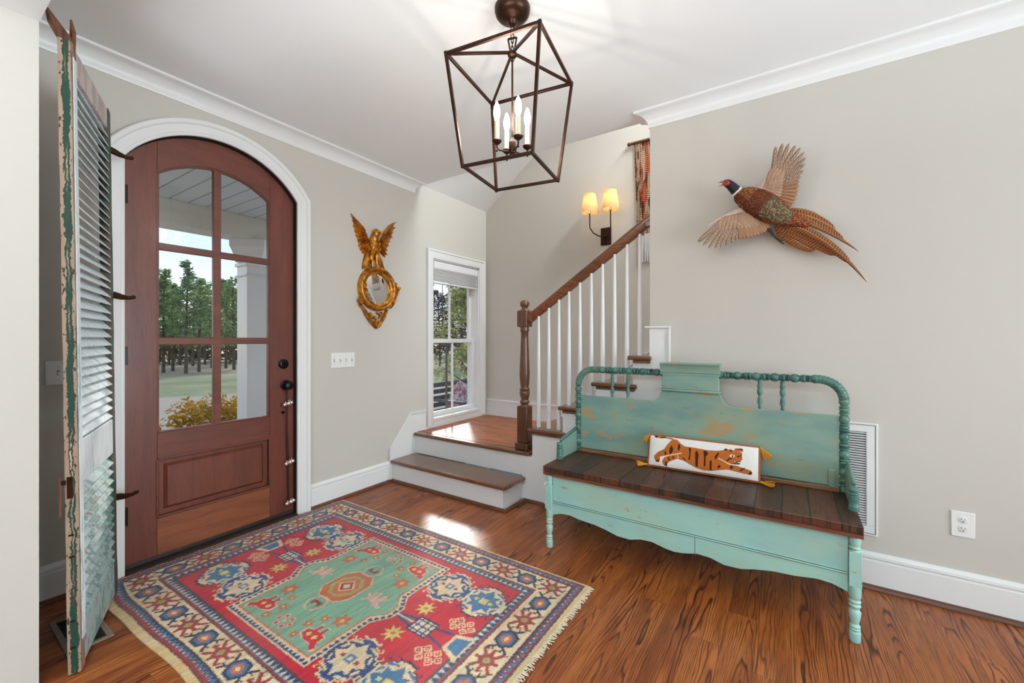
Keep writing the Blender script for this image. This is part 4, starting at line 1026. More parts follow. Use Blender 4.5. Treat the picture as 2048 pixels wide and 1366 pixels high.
setp([(-.055, 0), (0, .05), (.055, 0), (0, -.05)], CCR, CU, CV); setp([(-.045, 0), (0, .04), (.045, 0), (0, -.04)], CM, CU, CV); star(CU, CV, .016, .024, 4, wh)
def flower(x, y, r, col=COR): star(x, y, r*.55, r, 6, col*.7); star(x, y, r*.48, r*.88, 6, col); star(x, y, r*.2, r*.3, 4, CYE)
def bird(x, y, su):
    K = .062
    pl_ = [(-1, -.2), (-.4, -.5), (.4, -.5), (.9, -.9), (1.1, -.6), (.7, -.2), (.75, .3), (.3, .5), (.35, 1.0), (.12, 1.0), (.08, .5), (-.3, .5), (-.25, 1.0), (-.5, 1.0), (-.55, .45), (-1, .3)]
    setp([(a*K*su*1.12, b2*K*1.12) for a, b2 in pl_], CCR, x, y); setp([(a*K*su, b2*K) for a, b2 in pl_], CR*1.1, x, y)
    for a in (-.5, .15): star(x+a*K*su, y, K*.16, K*.24, 4, CYE)
def animal(x, y, su):
    K = .058
    for a, b2 in (((-1, .5), (-.4, 0)), ((-.4, 0), (.4, .1)), ((.4, .1), (1., -.5)), ((-.3, 0), (-.6, 1)), ((0, 0), (-.1, 1)), ((.3, .1), (.6, .95)), ((.4, .1), (.9, .7)), ((1, -.5), (1.25, -.3)), ((.5, -.6), (.4, .1)), ((-.9, -.5), (-.5, 0))):
        line_((x+a[0]*K*su, y+a[1]*K), (x+b2[0]*K*su, y+b2[1]*K), .014, CPK)
    line_((x-.4*K*su, y), (x+.4*K*su, y), .03, CPK)
def ushape(x, y, sv):
    star(x, y, .052, .058, 6, CPK); star(x, y, .042, .047, 6, CGR*.9); line_((x-.03, y), (x+.03, y), .028, CM*1.1); rect(x-.012, x+.012, min(y, y+sv*.05), max(y, y+sv*.05), CGR)
def cluster(x, y):
    for k in range(6):
        a = k*PI/3; star(x+math.cos(a)*.042, y+math.sin(a)*.030, .013, .017, 4, CPK); star(x+math.cos(a)*.042, y+math.sin(a)*.030, .007, .009, 4, CR)
    star(x, y, .010, .014, 4, CPK)
def grn(su, sv):
    bird(CU+su*.198, CV+sv*.298, su); flower(CU+su*.212, CV+sv*.172, .048); flower(CU+su*.105, CV+sv*.262, .028, COR*.9); flower(CU+su*.115, CV+sv*.335, .026, COR*.95); flower(CU+su*.135, CV+sv*.205, .026, COR)
mirr(grn); animal(CU-.219, CV, -1); animal(CU+.203, CV, 1); ushape(CU, CV-.162, -1); ushape(CU, CV+.162, 1); cluster(CU, CV-.312); cluster(CU, CV+.312)
# abrash and wear
def smooth_noise(shape, cells, rng):
    a = rng.random((cells[0]+2, cells[1]+2)); X_ = np.linspace(0, cells[0], shape[0]); Y_ = np.linspace(0, cells[1], shape[1]); xi, yi = X_.astype(int), Y_.astype(int); fx, fy = (X_-xi)[:, None], (Y_-yi)[None, :]
    fx, fy = fx*fx*(3-2*fx), fy*fy*(3-2*fy)
    return (a[xi][:, yi]*(1-fx)*(1-fy)+a[xi+1][:, yi]*fx*(1-fy)+a[xi][:, yi+1]*(1-fx)*fy+a[xi+1][:, yi+1]*fx*fy)
wv = smooth_noise((nu, nv), (260, 22), rng)*.5+smooth_noise((nu, nv), (60, 9), rng)*.3+smooth_noise((nu, nv), (800, 540), rng)*.35
rg *= (.58+.70*wv)[..., None]; ab = smooth_noise((nu, nv), (90, 3), rng)[..., None]; rg *= 1+(ab-.5)*np.array([-.10, .12, .30])
fd = smooth_noise((nu, nv), (6, 5), rng)[..., None]*.10; rg = rg*(1-fd)+L3(190, 176, 160)*fd
# jitter the knots so that edges look woven
ji = np.clip(np.arange(nu)[:, None]+rng.integers(-1, 2, (nu, nv)), 0, nu-1); jj = np.clip(np.arange(nv)[None, :]+rng.integers(-1, 2, (nu, nv)), 0, nv-1); rg = rg[ji, jj]
X0, Y0 = -2.885, .603
def rug_xy(u, v):
    wob = .010*math.sin(u*7+1)*max(0, 1-v/.25)-.02*math.exp(-((u-.25)/.2)**2)*max(0, 1-v/.3)
    sk_ = -.010*(v/RV)
    return X0+u, Y0+v+wob+.016*(u/RU-1)*0-.030*(u/RU)*(v/RV)*.5, .0
xs_ = np.empty((nu, nv)); ysx = np.empty((nu, nv)); 
wobu = .012*np.sin(uu*7+1)*np.clip(1-vv/.25, 0, 1)-.03*np.exp(-((uu-.22)/.16)**2)*np.clip(1-vv/.3, 0, 1)
xs_ = X0+uu; ysx = Y0+vv+wobu-.012*(uu/RU)*(vv/RV)
zs = .008+.0010*np.sin(uu*5+vv*3)+.0016*smooth_noise((nu, nv), (12, 8), rng)+.004*np.exp(-((uu-.28)/.12)**2-((vv-.02)/.10)**2)*0
n4 = nu*nv
vsr = np.stack([xs_, ysx, zs], -1).reshape(-1, 3)
I_ = np.arange(n4).reshape(nu, nv)
fa = np.stack([I_[:-1, :-1], I_[1:, :-1], I_[1:, 1:], I_[:-1, 1:]], -1).reshape(-1, 4)
edge_ = np.concatenate([I_[:, 0], I_[-1, 1:], I_[-2::-1, -1], I_[0, -2:0:-1]]); ne = len(edge_)
low = vsr[edge_].copy(); low[:, 2] = .0005
vsr = np.concatenate([vsr, low]); k_ = np.arange(ne); k2 = (k_+1) % ne
fb_ = np.stack([edge_[k_], n4+k_, n4+k2, edge_[k2]], -1)
fa = np.concatenate([fa, fb_])
colr = np.concatenate([rg.reshape(-1, 3), rg.reshape(-1, 3)[edge_]*.8]); colr = np.concatenate([colr, np.ones((len(colr), 1))], 1)
rugroot = empty('area_rug', (X0+RU/2, Y0+RV/2, 0), 'red and cream oriental rug with a green centre panel in front of the door', 'rug')
me = bpy.data.meshes.new('pile'); me.vertices.add(len(vsr)); me.vertices.foreach_set('co', (vsr-np.array(rugroot.location)).astype(np.float32).ravel())
me.loops.add(fa.size); me.loops.foreach_set('vertex_index', fa.astype(np.int32).ravel()); me.polygons.add(len(fa)); me.polygons.foreach_set('loop_start', np.arange(0, fa.size, 4, dtype=np.int32)); me.update(calc_edges=True)
ca = me.color_attributes.new('Col', 'FLOAT_COLOR', 'POINT'); ca.data.foreach_set('color', colr.astype(np.float32).ravel())
g = G('hand knotted wool pile', .68, spec=.4); g.b.inputs['Sheen Weight'].default_value = .22; g.b.inputs['Sheen Roughness'].default_value = .4; g.b.inputs['Sheen Tint'].default_value = (.9, .93, 1, 1)
x, y, z = g.pos('World'); g.color(g.attr()); st_ = g.noise(g.vec(x*260., y*36.), 1., 2); g.bump(st_+g.noise(g.vec(x, y), 500., 2)*.6, .55, .003)
me.materials.append(g.mat); me.polygons.foreach_set('use_smooth', np.ones(len(me.polygons), dtype=bool)); me.update()
po = bpy.data.objects.new('pile', me); C.objects.link(po); po.parent = rugroot
fm = flat('cream cotton fringe', rgb(216, 204, 182), .9)
q = MB(); rr = random.Random(8)
for k in range(200):
    y_ = Y0+.0+RV*k/199-.012*(k/199); l_ = rr.uniform(.012, .030)
    q.tube([(X0+RU-.004, y_, .0055), (X0+RU+l_*.5, y_+rr.uniform(-.004, .004), .0045), (X0+RU+l_, y_+rr.uniform(-.008, .008), .003)], [.0026, .0024, .0018], 5)
obj('fringe', q, fm, rugroot)
q = MB()
for k in range(120):
    if rr.random() < .45: continue
    y_ = Y0+.06+(RV-.1)*k/119; l_ = rr.uniform(.006, .018)
    q.tube([(X0+.004, y_, .0055), (X0-l_*.5, y_+rr.uniform(-.003, .003), .005), (X0-l_, y_+rr.uniform(-.01, .01), .003)], [.0024, .0022, .0016], 5)
obj('fringe', q, fm, rugroot)
# ================================================================== old louvered shutter
shp = Vector((-2.225, .383, 0)); SD = Vector((-.9223, .3865, 0)); SN = Vector((.3865, .9223, 0)); SW, STH, SH_ = .60, .036, 2.365
def sh(u, n, z): return shp+SD*u+SN*n+Vector((-.001*z, -.0113*z, z))
def shbox(mb, u0, u1, n0, n1, z0, z1, jit=0, rr=None):
    vs = [sh(u, n, z) for z in (z0, z1) for n in (n0, n1) for u in (u0, u1)]
    if jit: vs = [v+Vector((rr.uniform(-jit, jit), rr.uniform(-jit, jit), 0)) for v in vs]
    return mb.add(vs, [(0, 2, 3, 1), (4, 5, 7, 6), (0, 1, 5, 4), (2, 6, 7, 3), (0, 4, 6, 2), (1, 3, 7, 5)])
def old(name, cols, weights, sc=(6, 6, 1.2), rough=.6):
    g = G(name, rough, spec=.35); x, y, z = g.pos('World'); c = cols[0]
    for i, (cc, wt) in enumerate(zip(cols[1:], weights)):
        n = g.noise(g.vec(x*sc[0]+i*7.3, y*sc[1]+i*3.1, z*sc[2]), 2.6+i*1.7, 6, .72); c = g.mix(g.sstep(n, wt-.015, wt+.03), c, cc)
    f = g.noise(g.vec(x*90., y*90., z*8.), 1., 3); c = g.mix(g.sstep(f, .5, .75)*.3, c, rgb(88, 74, 62)); g.color(c); g.bump(f+n, .35, .003); return g.mat
OE = old('flaking tan and green edge', [rgb(170, 146, 126), rgb(34, 70, 56), rgb(164, 138, 118), rgb(96, 78, 62)], [.50, .55, .62], (46, 46, 5.))
def edge_mat():
    g = G('flaking tan and green edge', .65, spec=.3); x, y, z = g.pos('World')
    n = (x-shp.x)*SN.x+(y-shp.y)*SN.y+z*.0104
    rag = (g.noise(g.vec(x*20., y*20., z*16.), 1., 5, .75)-.5)*.034; low = g.noise(g.vec(0., 3., z*1.1), 2., 2)
    band = g.m('ABSOLUTE', n+rag-.019); wv = g.sstep(low, .35, .65, .004, .0105)
    c = g.mix(g.noise(g.vec(x*50., y*50., z*9.), 1., 4), rgb(172, 148, 128), rgb(136, 112, 94))
    c = g.mix(g.sstep(band, wv, wv+.0015, 1., 0.), c, rgb(34, 66, 54))
    b2 = g.m('ABSOLUTE', n+rag*.8-.0185); c = g.mix(g.sstep(b2, .0012, .0025, 1., 0.)*g.sstep(low, .4, .55, 1., 0.), c, rgb(184, 160, 138))
    sp = g.noise(g.vec(x*90., y*90., z*40.), 1., 3); c = g.mix(g.sstep(sp, .60, .64), c, rgb(66, 54, 44)); g.color(c); g.bump(sp+rag*20., .5, .003); return g.mat
OE = edge_mat()
OF = old('chalky blue white louvre paint', [rgb(222, 232, 236), rgb(176, 202, 208), rgb(128, 112, 98)], [.58, .72])
OT = old('bare scraped teal boards', [rgb(172, 194, 194), rgb(126, 160, 156), rgb(144, 128, 112), rgb(74, 110, 100)], [.52, .58, .66], (5, 5, 2.2))
OW = wood('rusty split wood', rgb(112, 68, 40), rgb(40, 24, 18), 'z', 30, .7, 0)
st_ = empty('louvered_shutter', tuple(shp), 'tall weathered louvered shutter with flaking green and white paint, leaning in the left nook', 'shutter')
rr = random.Random(21)
def stile(u0, u1):
    q = MB(); n = 22; ring = []
    for i in range(n+1):
        z = lerp(.004, SH_-.01, i/n); 
        for n_, u in ((0, u0), (0, u1), (STH, u1), (STH, u0)):
            p = sh(u, n_, z); ring.append(p+SD*rr.uniform(-.0015, .0015)+SN*(rr.uniform(-.0015, .0008)))
    fs = [(i*4+k, i*4+(k+1) % 4, (i+1)*4+(k+1) % 4, (i+1)*4+k) for i in range(n) for k in range(4)]+[(0, 1, 2, 3), (n*4+3, n*4+2, n*4+1, n*4)]
    return q.add(ring, fs)
obj('stile', stile(0, .052), OE, st_, bevel=.002, smooth=30)
obj('stile', stile(SW-.052, SW), old('dark weathered stile', [rgb(92, 82, 72), rgb(58, 84, 76), rgb(128, 112, 98), rgb(44, 36, 32)], [.50, .60, .64], (8, 8, 2)), st_, bevel=.002, smooth=30)
obj('face_trim', shbox(MB(), .010, .050, STH, STH+.003, .12, 2.30), OF, st_, bevel=.001)
obj('top_rail', shbox(MB(), .0525, SW-.0525, .003, STH-.003, 2.255, SH_-.012), old('mauve grey rail', [rgb(178, 162, 160), rgb(196, 186, 182), rgb(120, 104, 96)], [.5, .68]), st_, bevel=.003)
obj('middle_rail', shbox(MB(), .0525, SW-.0525, .002, STH, .70, .865), OF, st_, bevel=.003)
obj('bottom_rail', shbox(MB(), .0525, SW-.0525, .002, STH-.002, .015, .17), OT, st_, bevel=.003)
def louvres(z0, z1, n, mat, tilt=1):
    for i in range(n):
        z = lerp(z0, z1, (i+.5)/n); q = MB(); wj = rr.uniform(-.003, .003)
        a, t_ = .026, .004
        pr_ = [(.001, z+a*.75+wj), (.003, z+a*.75+t_+wj), (STH+.001, z-a*.75+t_+wj), (STH, z-a*.75+wj)]
        vs = [sh(u, n_, zz) for u in (.0525, SW-.0525) for n_, zz in pr_]
        q.add(vs, [(0, 1, 2, 3), (7, 6, 5, 4), (0, 4, 5, 1), (1, 5, 6, 2), (2, 6, 7, 3), (3, 7, 4, 0)]); obj('louver', q, mat, st_, smooth=0)
louvres(.875, 2.25, 36, OF); louvres(.18, .69, 12, OT)
q = MB()
def shard(pts, w_): q.tube(pts, w_, 5)
shard([sh(.028, .018, 2.33), sh(.03, .012, 2.37), sh(.012, -.012, 2.41)+Vector((0, -.0, 0)), sh(-.01, -.026, 2.448)], [.020, .021, .017, .004])
shard([sh(.040, .030, 2.33), sh(.036, .034, 2.40), sh(.030, .030, 2.445)], [.010, .010, .003])
shard([sh(.052, .030, 2.30), sh(.046, .030, 2.36)], [.009, .006])
obj('broken_horn', q, OW, st_, smooth=20)
for z in (2.18, 1.47, .47):
    q = MB(); e = sh(SW, STH*.5, z)
    dr = Vector((-.25, 1.0, 0)).normalized()
    pts = [e-SD*.004, e+dr*.03+Vector((0, 0, -.004)), e+dr*.055+Vector((0, 0, -.010)), e+dr*.085+Vector((0, 0, -.012)), e+dr*.105+Vector((0, 0, -.006))]
    q.tube(pts, [.013, .013, .0105, .007, .008], 8, True, ((0, 0, 1), 1.3)); q.ball(pts[-1], .0095, 8, 6); q.add([*[(sh(SW+.001, n_, z+dz)) for n_, dz in ((.006, -.03), (.03, -.03), (.03, .035), (.006, .035))], *[(sh(SW+.004, n_, z+dz)) for n_, dz in ((.006, -.03), (.03, -.03), (.03, .035), (.006, .035))]], [(0, 1, 2, 3), (4, 5, 6, 7), (0, 1, 5, 4), (1, 2, 6, 5), (2, 3, 7, 6), (3, 0, 4, 7)])
    obj('iron_hook', q, M['iron'], st_)
for u0, u1, n0, n1, z0, z1 in ((-.003, -.0005, .006, .022, .66, .74), (-.014, -.003, -.012, .004, .715, .73)): obj('hinge_leaf', shbox(MB(), u0, u1, n0, n1, z0, z1), M['iron'], st_)
for z in (.52, .44, .20, .10): obj('staple', shbox(MB(), -.003, -.0005, .008, .022, z, z+.006), M['iron'], st_)
q = MB(); q.bar(sh(-.012, -.010, .75), sh(-.012, -.010, .60), .010, .006)
obj('hinge_tail', q, OW, st_)

# ================================================================== lantern
LX, LY = -1.022, 1.543; LA = math.radians(9)
ln_o = empty('hanging_lantern', (LX, LY, 2.0), 'bronze open-frame lantern with four lit candle bulbs hanging from the ceiling', 'ceiling light')
def lc(r, k, z): a = LA+PI/4+k*PI/2; return Vector((LX+r*math.cos(a), LY+r*math.sin(a), z))
rt, rb, zt_, zb_ = .294, .221, 2.441, 1.981
for k in range(4):
    w_ = .0125
    obj('frame_bar', MB().bar(lc(rt, k, zt_), lc(rt, k+1, zt_), w_, w_), M['iron'], ln_o, bevel=.0015)
    obj('frame_bar', MB().bar(lc(rb, k, zb_), lc(rb, k+1, zb_), w_, w_), M['iron'], ln_o, bevel=.0015)
    obj('frame_bar', MB().bar(lc(rb+.003, k, zb_-.008), lc(rt+.003, k, zt_+.008), w_, w_, up=tuple(lc(1, k+.5, 0)-Vector((LX, LY, 0)))), M['iron'], ln_o, bevel=.0015)
    obj('frame_bar', MB().bar(lc(rt-.004, k, zt_), lc(.012, k, 2.512), .011, .011), M['iron'], ln_o, bevel=.0015)
obj('hub', MB().lathe([(.012, 2.494), (.020, 2.499), (.022, 2.508), (.018, 2.516), (.008, 2.520)], (LX, LY, 0), 16), M['iron'], ln_o)
obj('canopy', MB().lathe([(0, 2.632), (.010, 2.633), (.018, 2.640), (.020, 2.652), (.026, 2.656), (.050, 2.662), (.066, 2.672), (.075, 2.684), (.078, 2.696), (.078, CZ-.0005)], (LX, LY, 0), 36), M['iron'], ln_o, smooth=50)
q = MB(); ca_ = math.cos(TH); sa_ = math.sin(TH)
def cp2(a, z): return Vector((LX+ca_*a, LY+sa_*a, z))
tr = [cp2(-.008, 2.515), cp2(-.019, 2.574), cp2(.019, 2.582), cp2(.008, 2.515)]
for a, b2 in zip(tr, tr[1:]): q.bar(a, b2, .007, .007)
obj('hanger_loop', q, M['iron'], ln_o, bevel=.001)
q = MB()
def link(c, r1, r2, ax):
    pts = [Vector(c)+Vector((math.cos(ax)*r1*math.cos(t), math.sin(ax)*r1*math.cos(t), r2*math.sin(t))) for t in (2*PI*i/14 for i in range(15))]; q.tube(pts, .0022, 6)
for i, z in enumerate((2.590, 2.606, 2.622)): link((LX, LY, z), .0065, .0115, TH+(i % 2)*PI/2)
for i, z in enumerate((2.566, 2.550, 2.534)): link((LX, LY, z), .0045, .011, TH+(i % 2)*PI/2)
obj('chain', q, M['iron'], ln_o)
q = MB().tube([(LX, LY, 2.498), (LX, LY, 2.145)], .0042, 10)
q.lathe([(.0, 2.068), (.014, 2.070), (.017, 2.078), (.019, 2.084), (.0155, 2.086), (.0155, 2.116), (.012, 2.124), (.0045, 2.130)], (LX, LY, 0), 18)
obj('stem', q, M['iron'], ln_o, smooth=40)
q = MB(); link((LX, LY, 2.486), .008, .012, TH); obj('stem_loop', q, M['iron'], ln_o)
wax = flat('ivory candle sleeve', rgb(232, 214, 178), .5)
BULB = emit('warm lit bulb', (1, .92, .80, 1), 82)
for k in range(4):
    q = MB(); c = lambda r, z: lc(r, k, z)
    q.tube([c(.012, 2.078), c(.040, 2.074), c(.062, 2.075), c(.071, 2.082), c(.072, 2.098)], .0038, 8); q.ball(tuple(c(.072, 2.070)), .005, 8, 6)
    obj('arm', q, M['iron'], ln_o)
    x_, y_, _ = c(.072, 0)
    obj('drip_cup', MB().lathe([(.004, 2.096), (.010, 2.099), (.019, 2.107), (.0215, 2.113), (.019, 2.114), (.009, 2.110), (.0, 2.110)], (x_, y_, 0), 20), M['iron'], ln_o)
    obj('candle_sleeve', MB().lathe([(.0105, 2.111), (.0105, 2.196), (.008, 2.198), (0, 2.198)], (x_, y_, 0), 16), wax, ln_o)
    obj('bulb', MB().lathe([(.0065, 2.1985), (.0085, 2.206), (.0135, 2.222), (.0150, 2.236), (.0130, 2.254), (.0085, 2.270), (.0035, 2.282), (0, 2.287)], (x_, y_, 0), 18), BULB, ln_o, smooth=80)

# ================================================================== wall sconce
sc = empty('wall_sconce', (-1.481, YB, 2.16), 'two-arm bronze wall sconce with cream fabric shades beside the stairs', 'wall light')
q = MB().box(-1.533, -1.429, YB-.012, YB, 2.157, 2.325); q.box(-1.524, -1.438, YB-.018, YB-.012, 2.166, 2.316)
obj('backplate', q, M['iron'], sc, bevel=.003)
q = MB().tube([(-1.481, YB-.018, 2.228), (-1.481, YB-.05, 2.228)], .011, 10).ball((-1.481, YB-.052, 2.228), .015, 12, 8); q.ball((-1.481, YB-.045, 2.196), .009, 8, 6)
obj('knuckle', q, M['iron'], sc)
shade = G('cream linen shade', .9, spec=.1); shade.color(rgb(236, 218, 176)); 
nt = shade.nt; tl = nt.nodes.new('ShaderNodeBsdfTranslucent'); tl.inputs[0].default_value = rgb(250, 226, 176); mx = nt.nodes.new('ShaderNodeMixShader'); mx.inputs[0].default_value = .5
nt.links.new(shade.b.outputs[0], mx.inputs[1]); nt.links.new(tl.outputs[0], mx.inputs[2]); nt.links.new(mx.outputs[0], nt.nodes['Material Output'].inputs[0])
SB = emit('warm sconce bulb', (1, .90, .76, 1), 20)
for x in (-1.594, -1.388):
    s_ = -1 if x < -1.48 else 1; yy_ = 3.745
    q = MB(); q.tube([(-1.481, YB-.052, 2.228), (-1.481+s_*.045, 3.80, 2.236), (-1.481+s_*.085, 3.765, 2.262), (x, 3.748, 2.312), (x, yy_, 2.36), (x, yy_, 2.445)], .0055, 10)
    obj('arm', q, M['iron'], sc, smooth=80)
    obj('candle_sleeve', MB().lathe([(.014, 2.444), (.016, 2.447), (.0115, 2.450), (.0115, 2.52), (0, 2.52)], (x, yy_, 0), 14), wax, sc)
    obj('bulb', MB().lathe([(.008, 2.521), (.016, 2.54), (.0175, 2.556), (.010, 2.58), (0, 2.59)], (x, yy_, 0), 14), SB, sc, smooth=80)
    q = MB(); q.lathe([(.0835, 2.452), (.0565, 2.628), (.0550, 2.628), (.0820, 2.452)], (x, yy_, 0), 36, closed=True)
    obj('shade', q, shade.mat, sc, smooth=60)
    q = MB(); 
    for a in range(3): q.bar((x, yy_, 2.60), (x+.0575*math.cos(a*2.1), yy_+.0575*math.sin(a*2.1), 2.612), .002, .002)
    obj('shade_spider', q, M['iron'], sc)

# ================================================================== gilt eagle mirror
g = G('burnished gilt carving', .36, .75, coat=.15); n = g.noise(scale=24., detail=5)
g.color(g.mix(g.sstep(n, .35, .65), rgb(214, 148, 48), rgb(150, 88, 26))); g.bump(g.noise(scale=90., detail=3), .25, .003); GOLD = g.mat
mr = empty('eagle_mirror', (XW, 2.334, 1.343), 'round gilt mirror topped by a carved spread-winged eagle beside the door', 'mirror')
def zm(x, y, X=-2.905): p = onx(680+x/5.257, 410+y/5.257, X); return (p[1], p[2])
def lobe(mb, b_, t_, w_, x0, th, n=9, curl=0., ridge=1.):
    b_, t_ = Vector((0, *b_)), Vector((0, *t_)); d = t_-b_; L = d.length; d.normalize(); s_ = Vector((0, -d.z, d.y)); rows = []
    for i in range(n+1):
        u = i/n; hw = w_*.5*(math.sin(PI*min(1, .16+u*.84))**.6 if u < 1 else .02); c = b_+d*L*u+s_*curl*math.sin(PI*u)*L
        z_ = x0+th*(.55+.45*math.cos(u*2.2))
        rows.append([c-s_*hw+Vector((x0, 0, 0)), c-s_*hw*.9+Vector((z_*1.0-th*.35, 0, 0)), c+Vector((z_+th*.25*ridge, 0, 0)), c+s_*hw*.9+Vector((z_-th*.35, 0, 0)), c+s_*hw+Vector((x0, 0, 0))])
    vs = [p for r in rows for p in r]; fs = [(i*5+k, i*5+k+1, (i+1)*5+k+1, (i+1)*5+k) for i in range(n) for k in range(4)]+[(i*5+4, i*5, (i+1)*5, (i+1)*5+4) for i in range(n)]+[(0, 1, 2, 3, 4), tuple(n*5+k for k in range(5))]
    return mb.add(vs, fs)
XB = XW+.002
def wing(sh_, tips, name, elbow):
    q = MB(); n = len(tips)
    plate = [zm(*sh_)]+[zm(lerp(sh_[0], t[0], .90), lerp(sh_[1], t[1], .90)) for t in tips]
    q.prism(plate, yz(XB), 0, .007)
    for i, t in enumerate(tips):
        k = i/(n-1); bx_, by_ = lerp(elbow[0], sh_[0], k), lerp(elbow[1], sh_[1], k)
        lobe(q, zm(bx_, by_), zm(*t), .030, XB+.002+.005*(i % 2), .018, curl=.02, ridge=2.0)
    for i in range(n-1):
        t = tips[i]; k = i/(n-1); bx_, by_ = lerp(elbow[0], sh_[0], k), lerp(elbow[1], sh_[1], k)
        lobe(q, zm(bx_, by_), zm(lerp(bx_, t[0], .55), lerp(by_, t[1], .55)), .022, XB+.015+.005*(i % 2), .014, ridge=2.2)
    obj(name, q, GOLD, mr, smooth=50)
wing((335, 430), [(132, 85), (146, 150), (152, 205), (165, 262), (180, 318), (200, 372), (208, 425), (222, 470), (250, 505), (275, 530)], 'wing', (255, 250))
wing((400, 420), [(606, 175), (600, 232), (582, 285), (570, 335), (545, 385), (527, 430), (512, 480), (505, 525), (490, 548)], 'wing', (480, 290))
q = MB()
def eb(x, y, ry, rz, dx, xo=.02): 
    p = zm(x, y); q.ball((XB+xo, p[0], p[1]), 1., 16, 12, (dx, ry, rz))
eb(365, 420, .048, .075, .030, .014); eb(385, 300, .032, .040, .028, .024); eb(372, 350, .036, .05, .03, .02); eb(340, 545, .025, .045, .022, .014); eb(395, 540, .025, .045, .022, .014)
p = zm(412, 300); p2 = zm(420, 345); q.tube([(XB+.05, *zm(405, 285)), (XB+.058, *p), (XB+.052, *p2)], [.013, .010, .003], 8)
for i in range(5):
    for j in range(4): 
        x_, y_ = 330+j*24+(i % 2)*10, 370+i*30; lobe(q, zm(x_, y_), zm(x_, y_+34), .020, XB+.034, .010)
for x0_, x1_ in ((345, 350), (392, 398)): q.tube([(XB+.02, *zm(x0_, 570)), (XB+.018, *zm(x1_, 655))], [.012, .011], 8)
obj('eagle_body', q, GOLD, mr, smooth=60)
q = MB()
for t in ((255, 675), (280, 680), (305, 668), (330, 660)): lobe(q, zm(300, 500), zm(*t), .034, XB+.002, .016)
for t in ((485, 668), (462, 682), (440, 640)): lobe(q, zm(420, 520), zm(*t), .030, XB+.002, .014)
obj('tail_feathers', q, GOLD, mr, smooth=50)
MC = (2.332, 1.674)
prof = [(.128, .0), (.128, .018), (.133, .030), (.139, .031), (.142, .026), (.147, .027), (.152, .038), (.160, .046), (.169, .049), (.178, .045), (.184, .036), (.188, .022), (.189, .0)]
obj('round_frame', MB().lathe(prof, (XB, *MC), 72, (1, 0, 0), closed=True), GOLD, mr, smooth=60)
gg = G('silvered convex glass', .02, 1.0); gg.color(rgb(236, 238, 238)); Rg = 1.1
q = MB(); q.lathe([(0.001+.1295*i/14, .012+math.sqrt(Rg*Rg-(.1295*i/14)**2)-math.sqrt(Rg*Rg-.1295**2)) for i in range(15)][::-1], (XB, *MC), 64, (1, 0, 0))
obj('mirror_glass', q, gg.mat, mr, smooth=80)
q = MB()
for a, b2, w_ in (((240, 800), (262, 900), .030), ((262, 890), (235, 840), .022), ((205, 970), (222, 1060), .036), ((235, 1040), (200, 985), .024), ((580, 870), (578, 815), .022), ((620, 880), (575, 870), .036), ((600, 900), (560, 985), .026), ((575, 960), (530, 1085), .022), ((235, 1060), (330, 1215), .030), ((330, 1130), (340, 1235), .026), ((500, 1110), (455, 1215), .028), ((455, 1130), (420, 1200), .026), ((350, 1225), (400, 1300), .044), ((440, 1225), (400, 1300), .038), ((395, 1200), (400, 1302), .040), ((300, 1180), (360, 1235), .022), ((480, 1160), (430, 1235), .022)):
    over = a[1] < 1000; lobe(q, zm(*a), zm(*b2), w_, XB+(.036 if over else .004), .018, curl=.08)
for x_, y_, r in ((240, 795, .011), (268, 885, .011), (577, 835, .012), (606, 885, .012), (372, 1185, .016), (430, 1150, .013), (425, 1185, .011), (405, 1140, .012), (350, 1170, .011), (535, 1075, .010), (222, 1055, .010), (395, 1225, .012)):
    p = zm(x_, y_); q.ball((XB+(.048 if y_ < 1000 else .018), *p), r, 10, 8)
q.tube([(XB+.012, *zm(245, 1060)), (XB+.014, *zm(290, 1160)), (XB+.014, *zm(345, 1240)), (XB+.012, *zm(400, 1285))], [.011, .012, .012, .008], 8)
q.tube([(XB+.012, *zm(510, 1100)), (XB+.014, *zm(480, 1180)), (XB+.014, *zm(440, 1240)), (XB+.012, *zm(400, 1285))], [.010, .011, .011, .008], 8)
obj('carved_leaves', q, GOLD, mr, smooth=50)

# ================================================================== mounted pheasant
ph = empty('mounted_pheasant', tuple(ony(1540, 470, YR)), 'taxidermy cock pheasant in flight mounted on the wall above the bench', 'stuffed bird')
def zp(x, y, Y): return Vector(ony(1370+x/4.269, 270+y/4.269, Y))
MPZ = .000637
def feather_set(name, items, mat, ny=5):
    """items: (base, mid, tip) points, width, lift of the quill"""
    vs, fs, uv = [], [], []
    for (b_, m_, t_), w_, tipw in items:
        n = 14; k = len(vs)
        for i in range(n+1):
            u = i/n; c = b_*(1-u)**2+m_*2*u*(1-u)+t_*u*u; d = ((m_-b_)*(1-u)+(t_-m_)*u).normalized(); s_ = Vector((0, 1, 0)).cross(d).normalized()
            hw = w_*.5*min(1, (u*5+.25))*((1-max(0, (u-tipw)/(1-tipw))**(2.2 if tipw > .1 else 1.15)))**(.5 if tipw > .1 else .8)+.0004
            for j in range(ny): 
                v = j/(ny-1)*2-1; vs.append(c+s_*hw*v+Vector((0, .0035*abs(v), 0))); uv.append((u*(t_-b_).length*10, v*.5+.5))
        fs += [(k+i*ny+j, k+i*ny+j+1, k+(i+1)*ny+j+1, k+(i+1)*ny+j) for i in range(n) for j in range(ny-1)]
    o = obj(name, MB().add(vs, fs), mat, ph, smooth=60, uv=uv)
    so_ = o.modifiers.new('vane', 'SOLIDIFY'); so_.thickness = .0012; so_.offset = 0
    return o
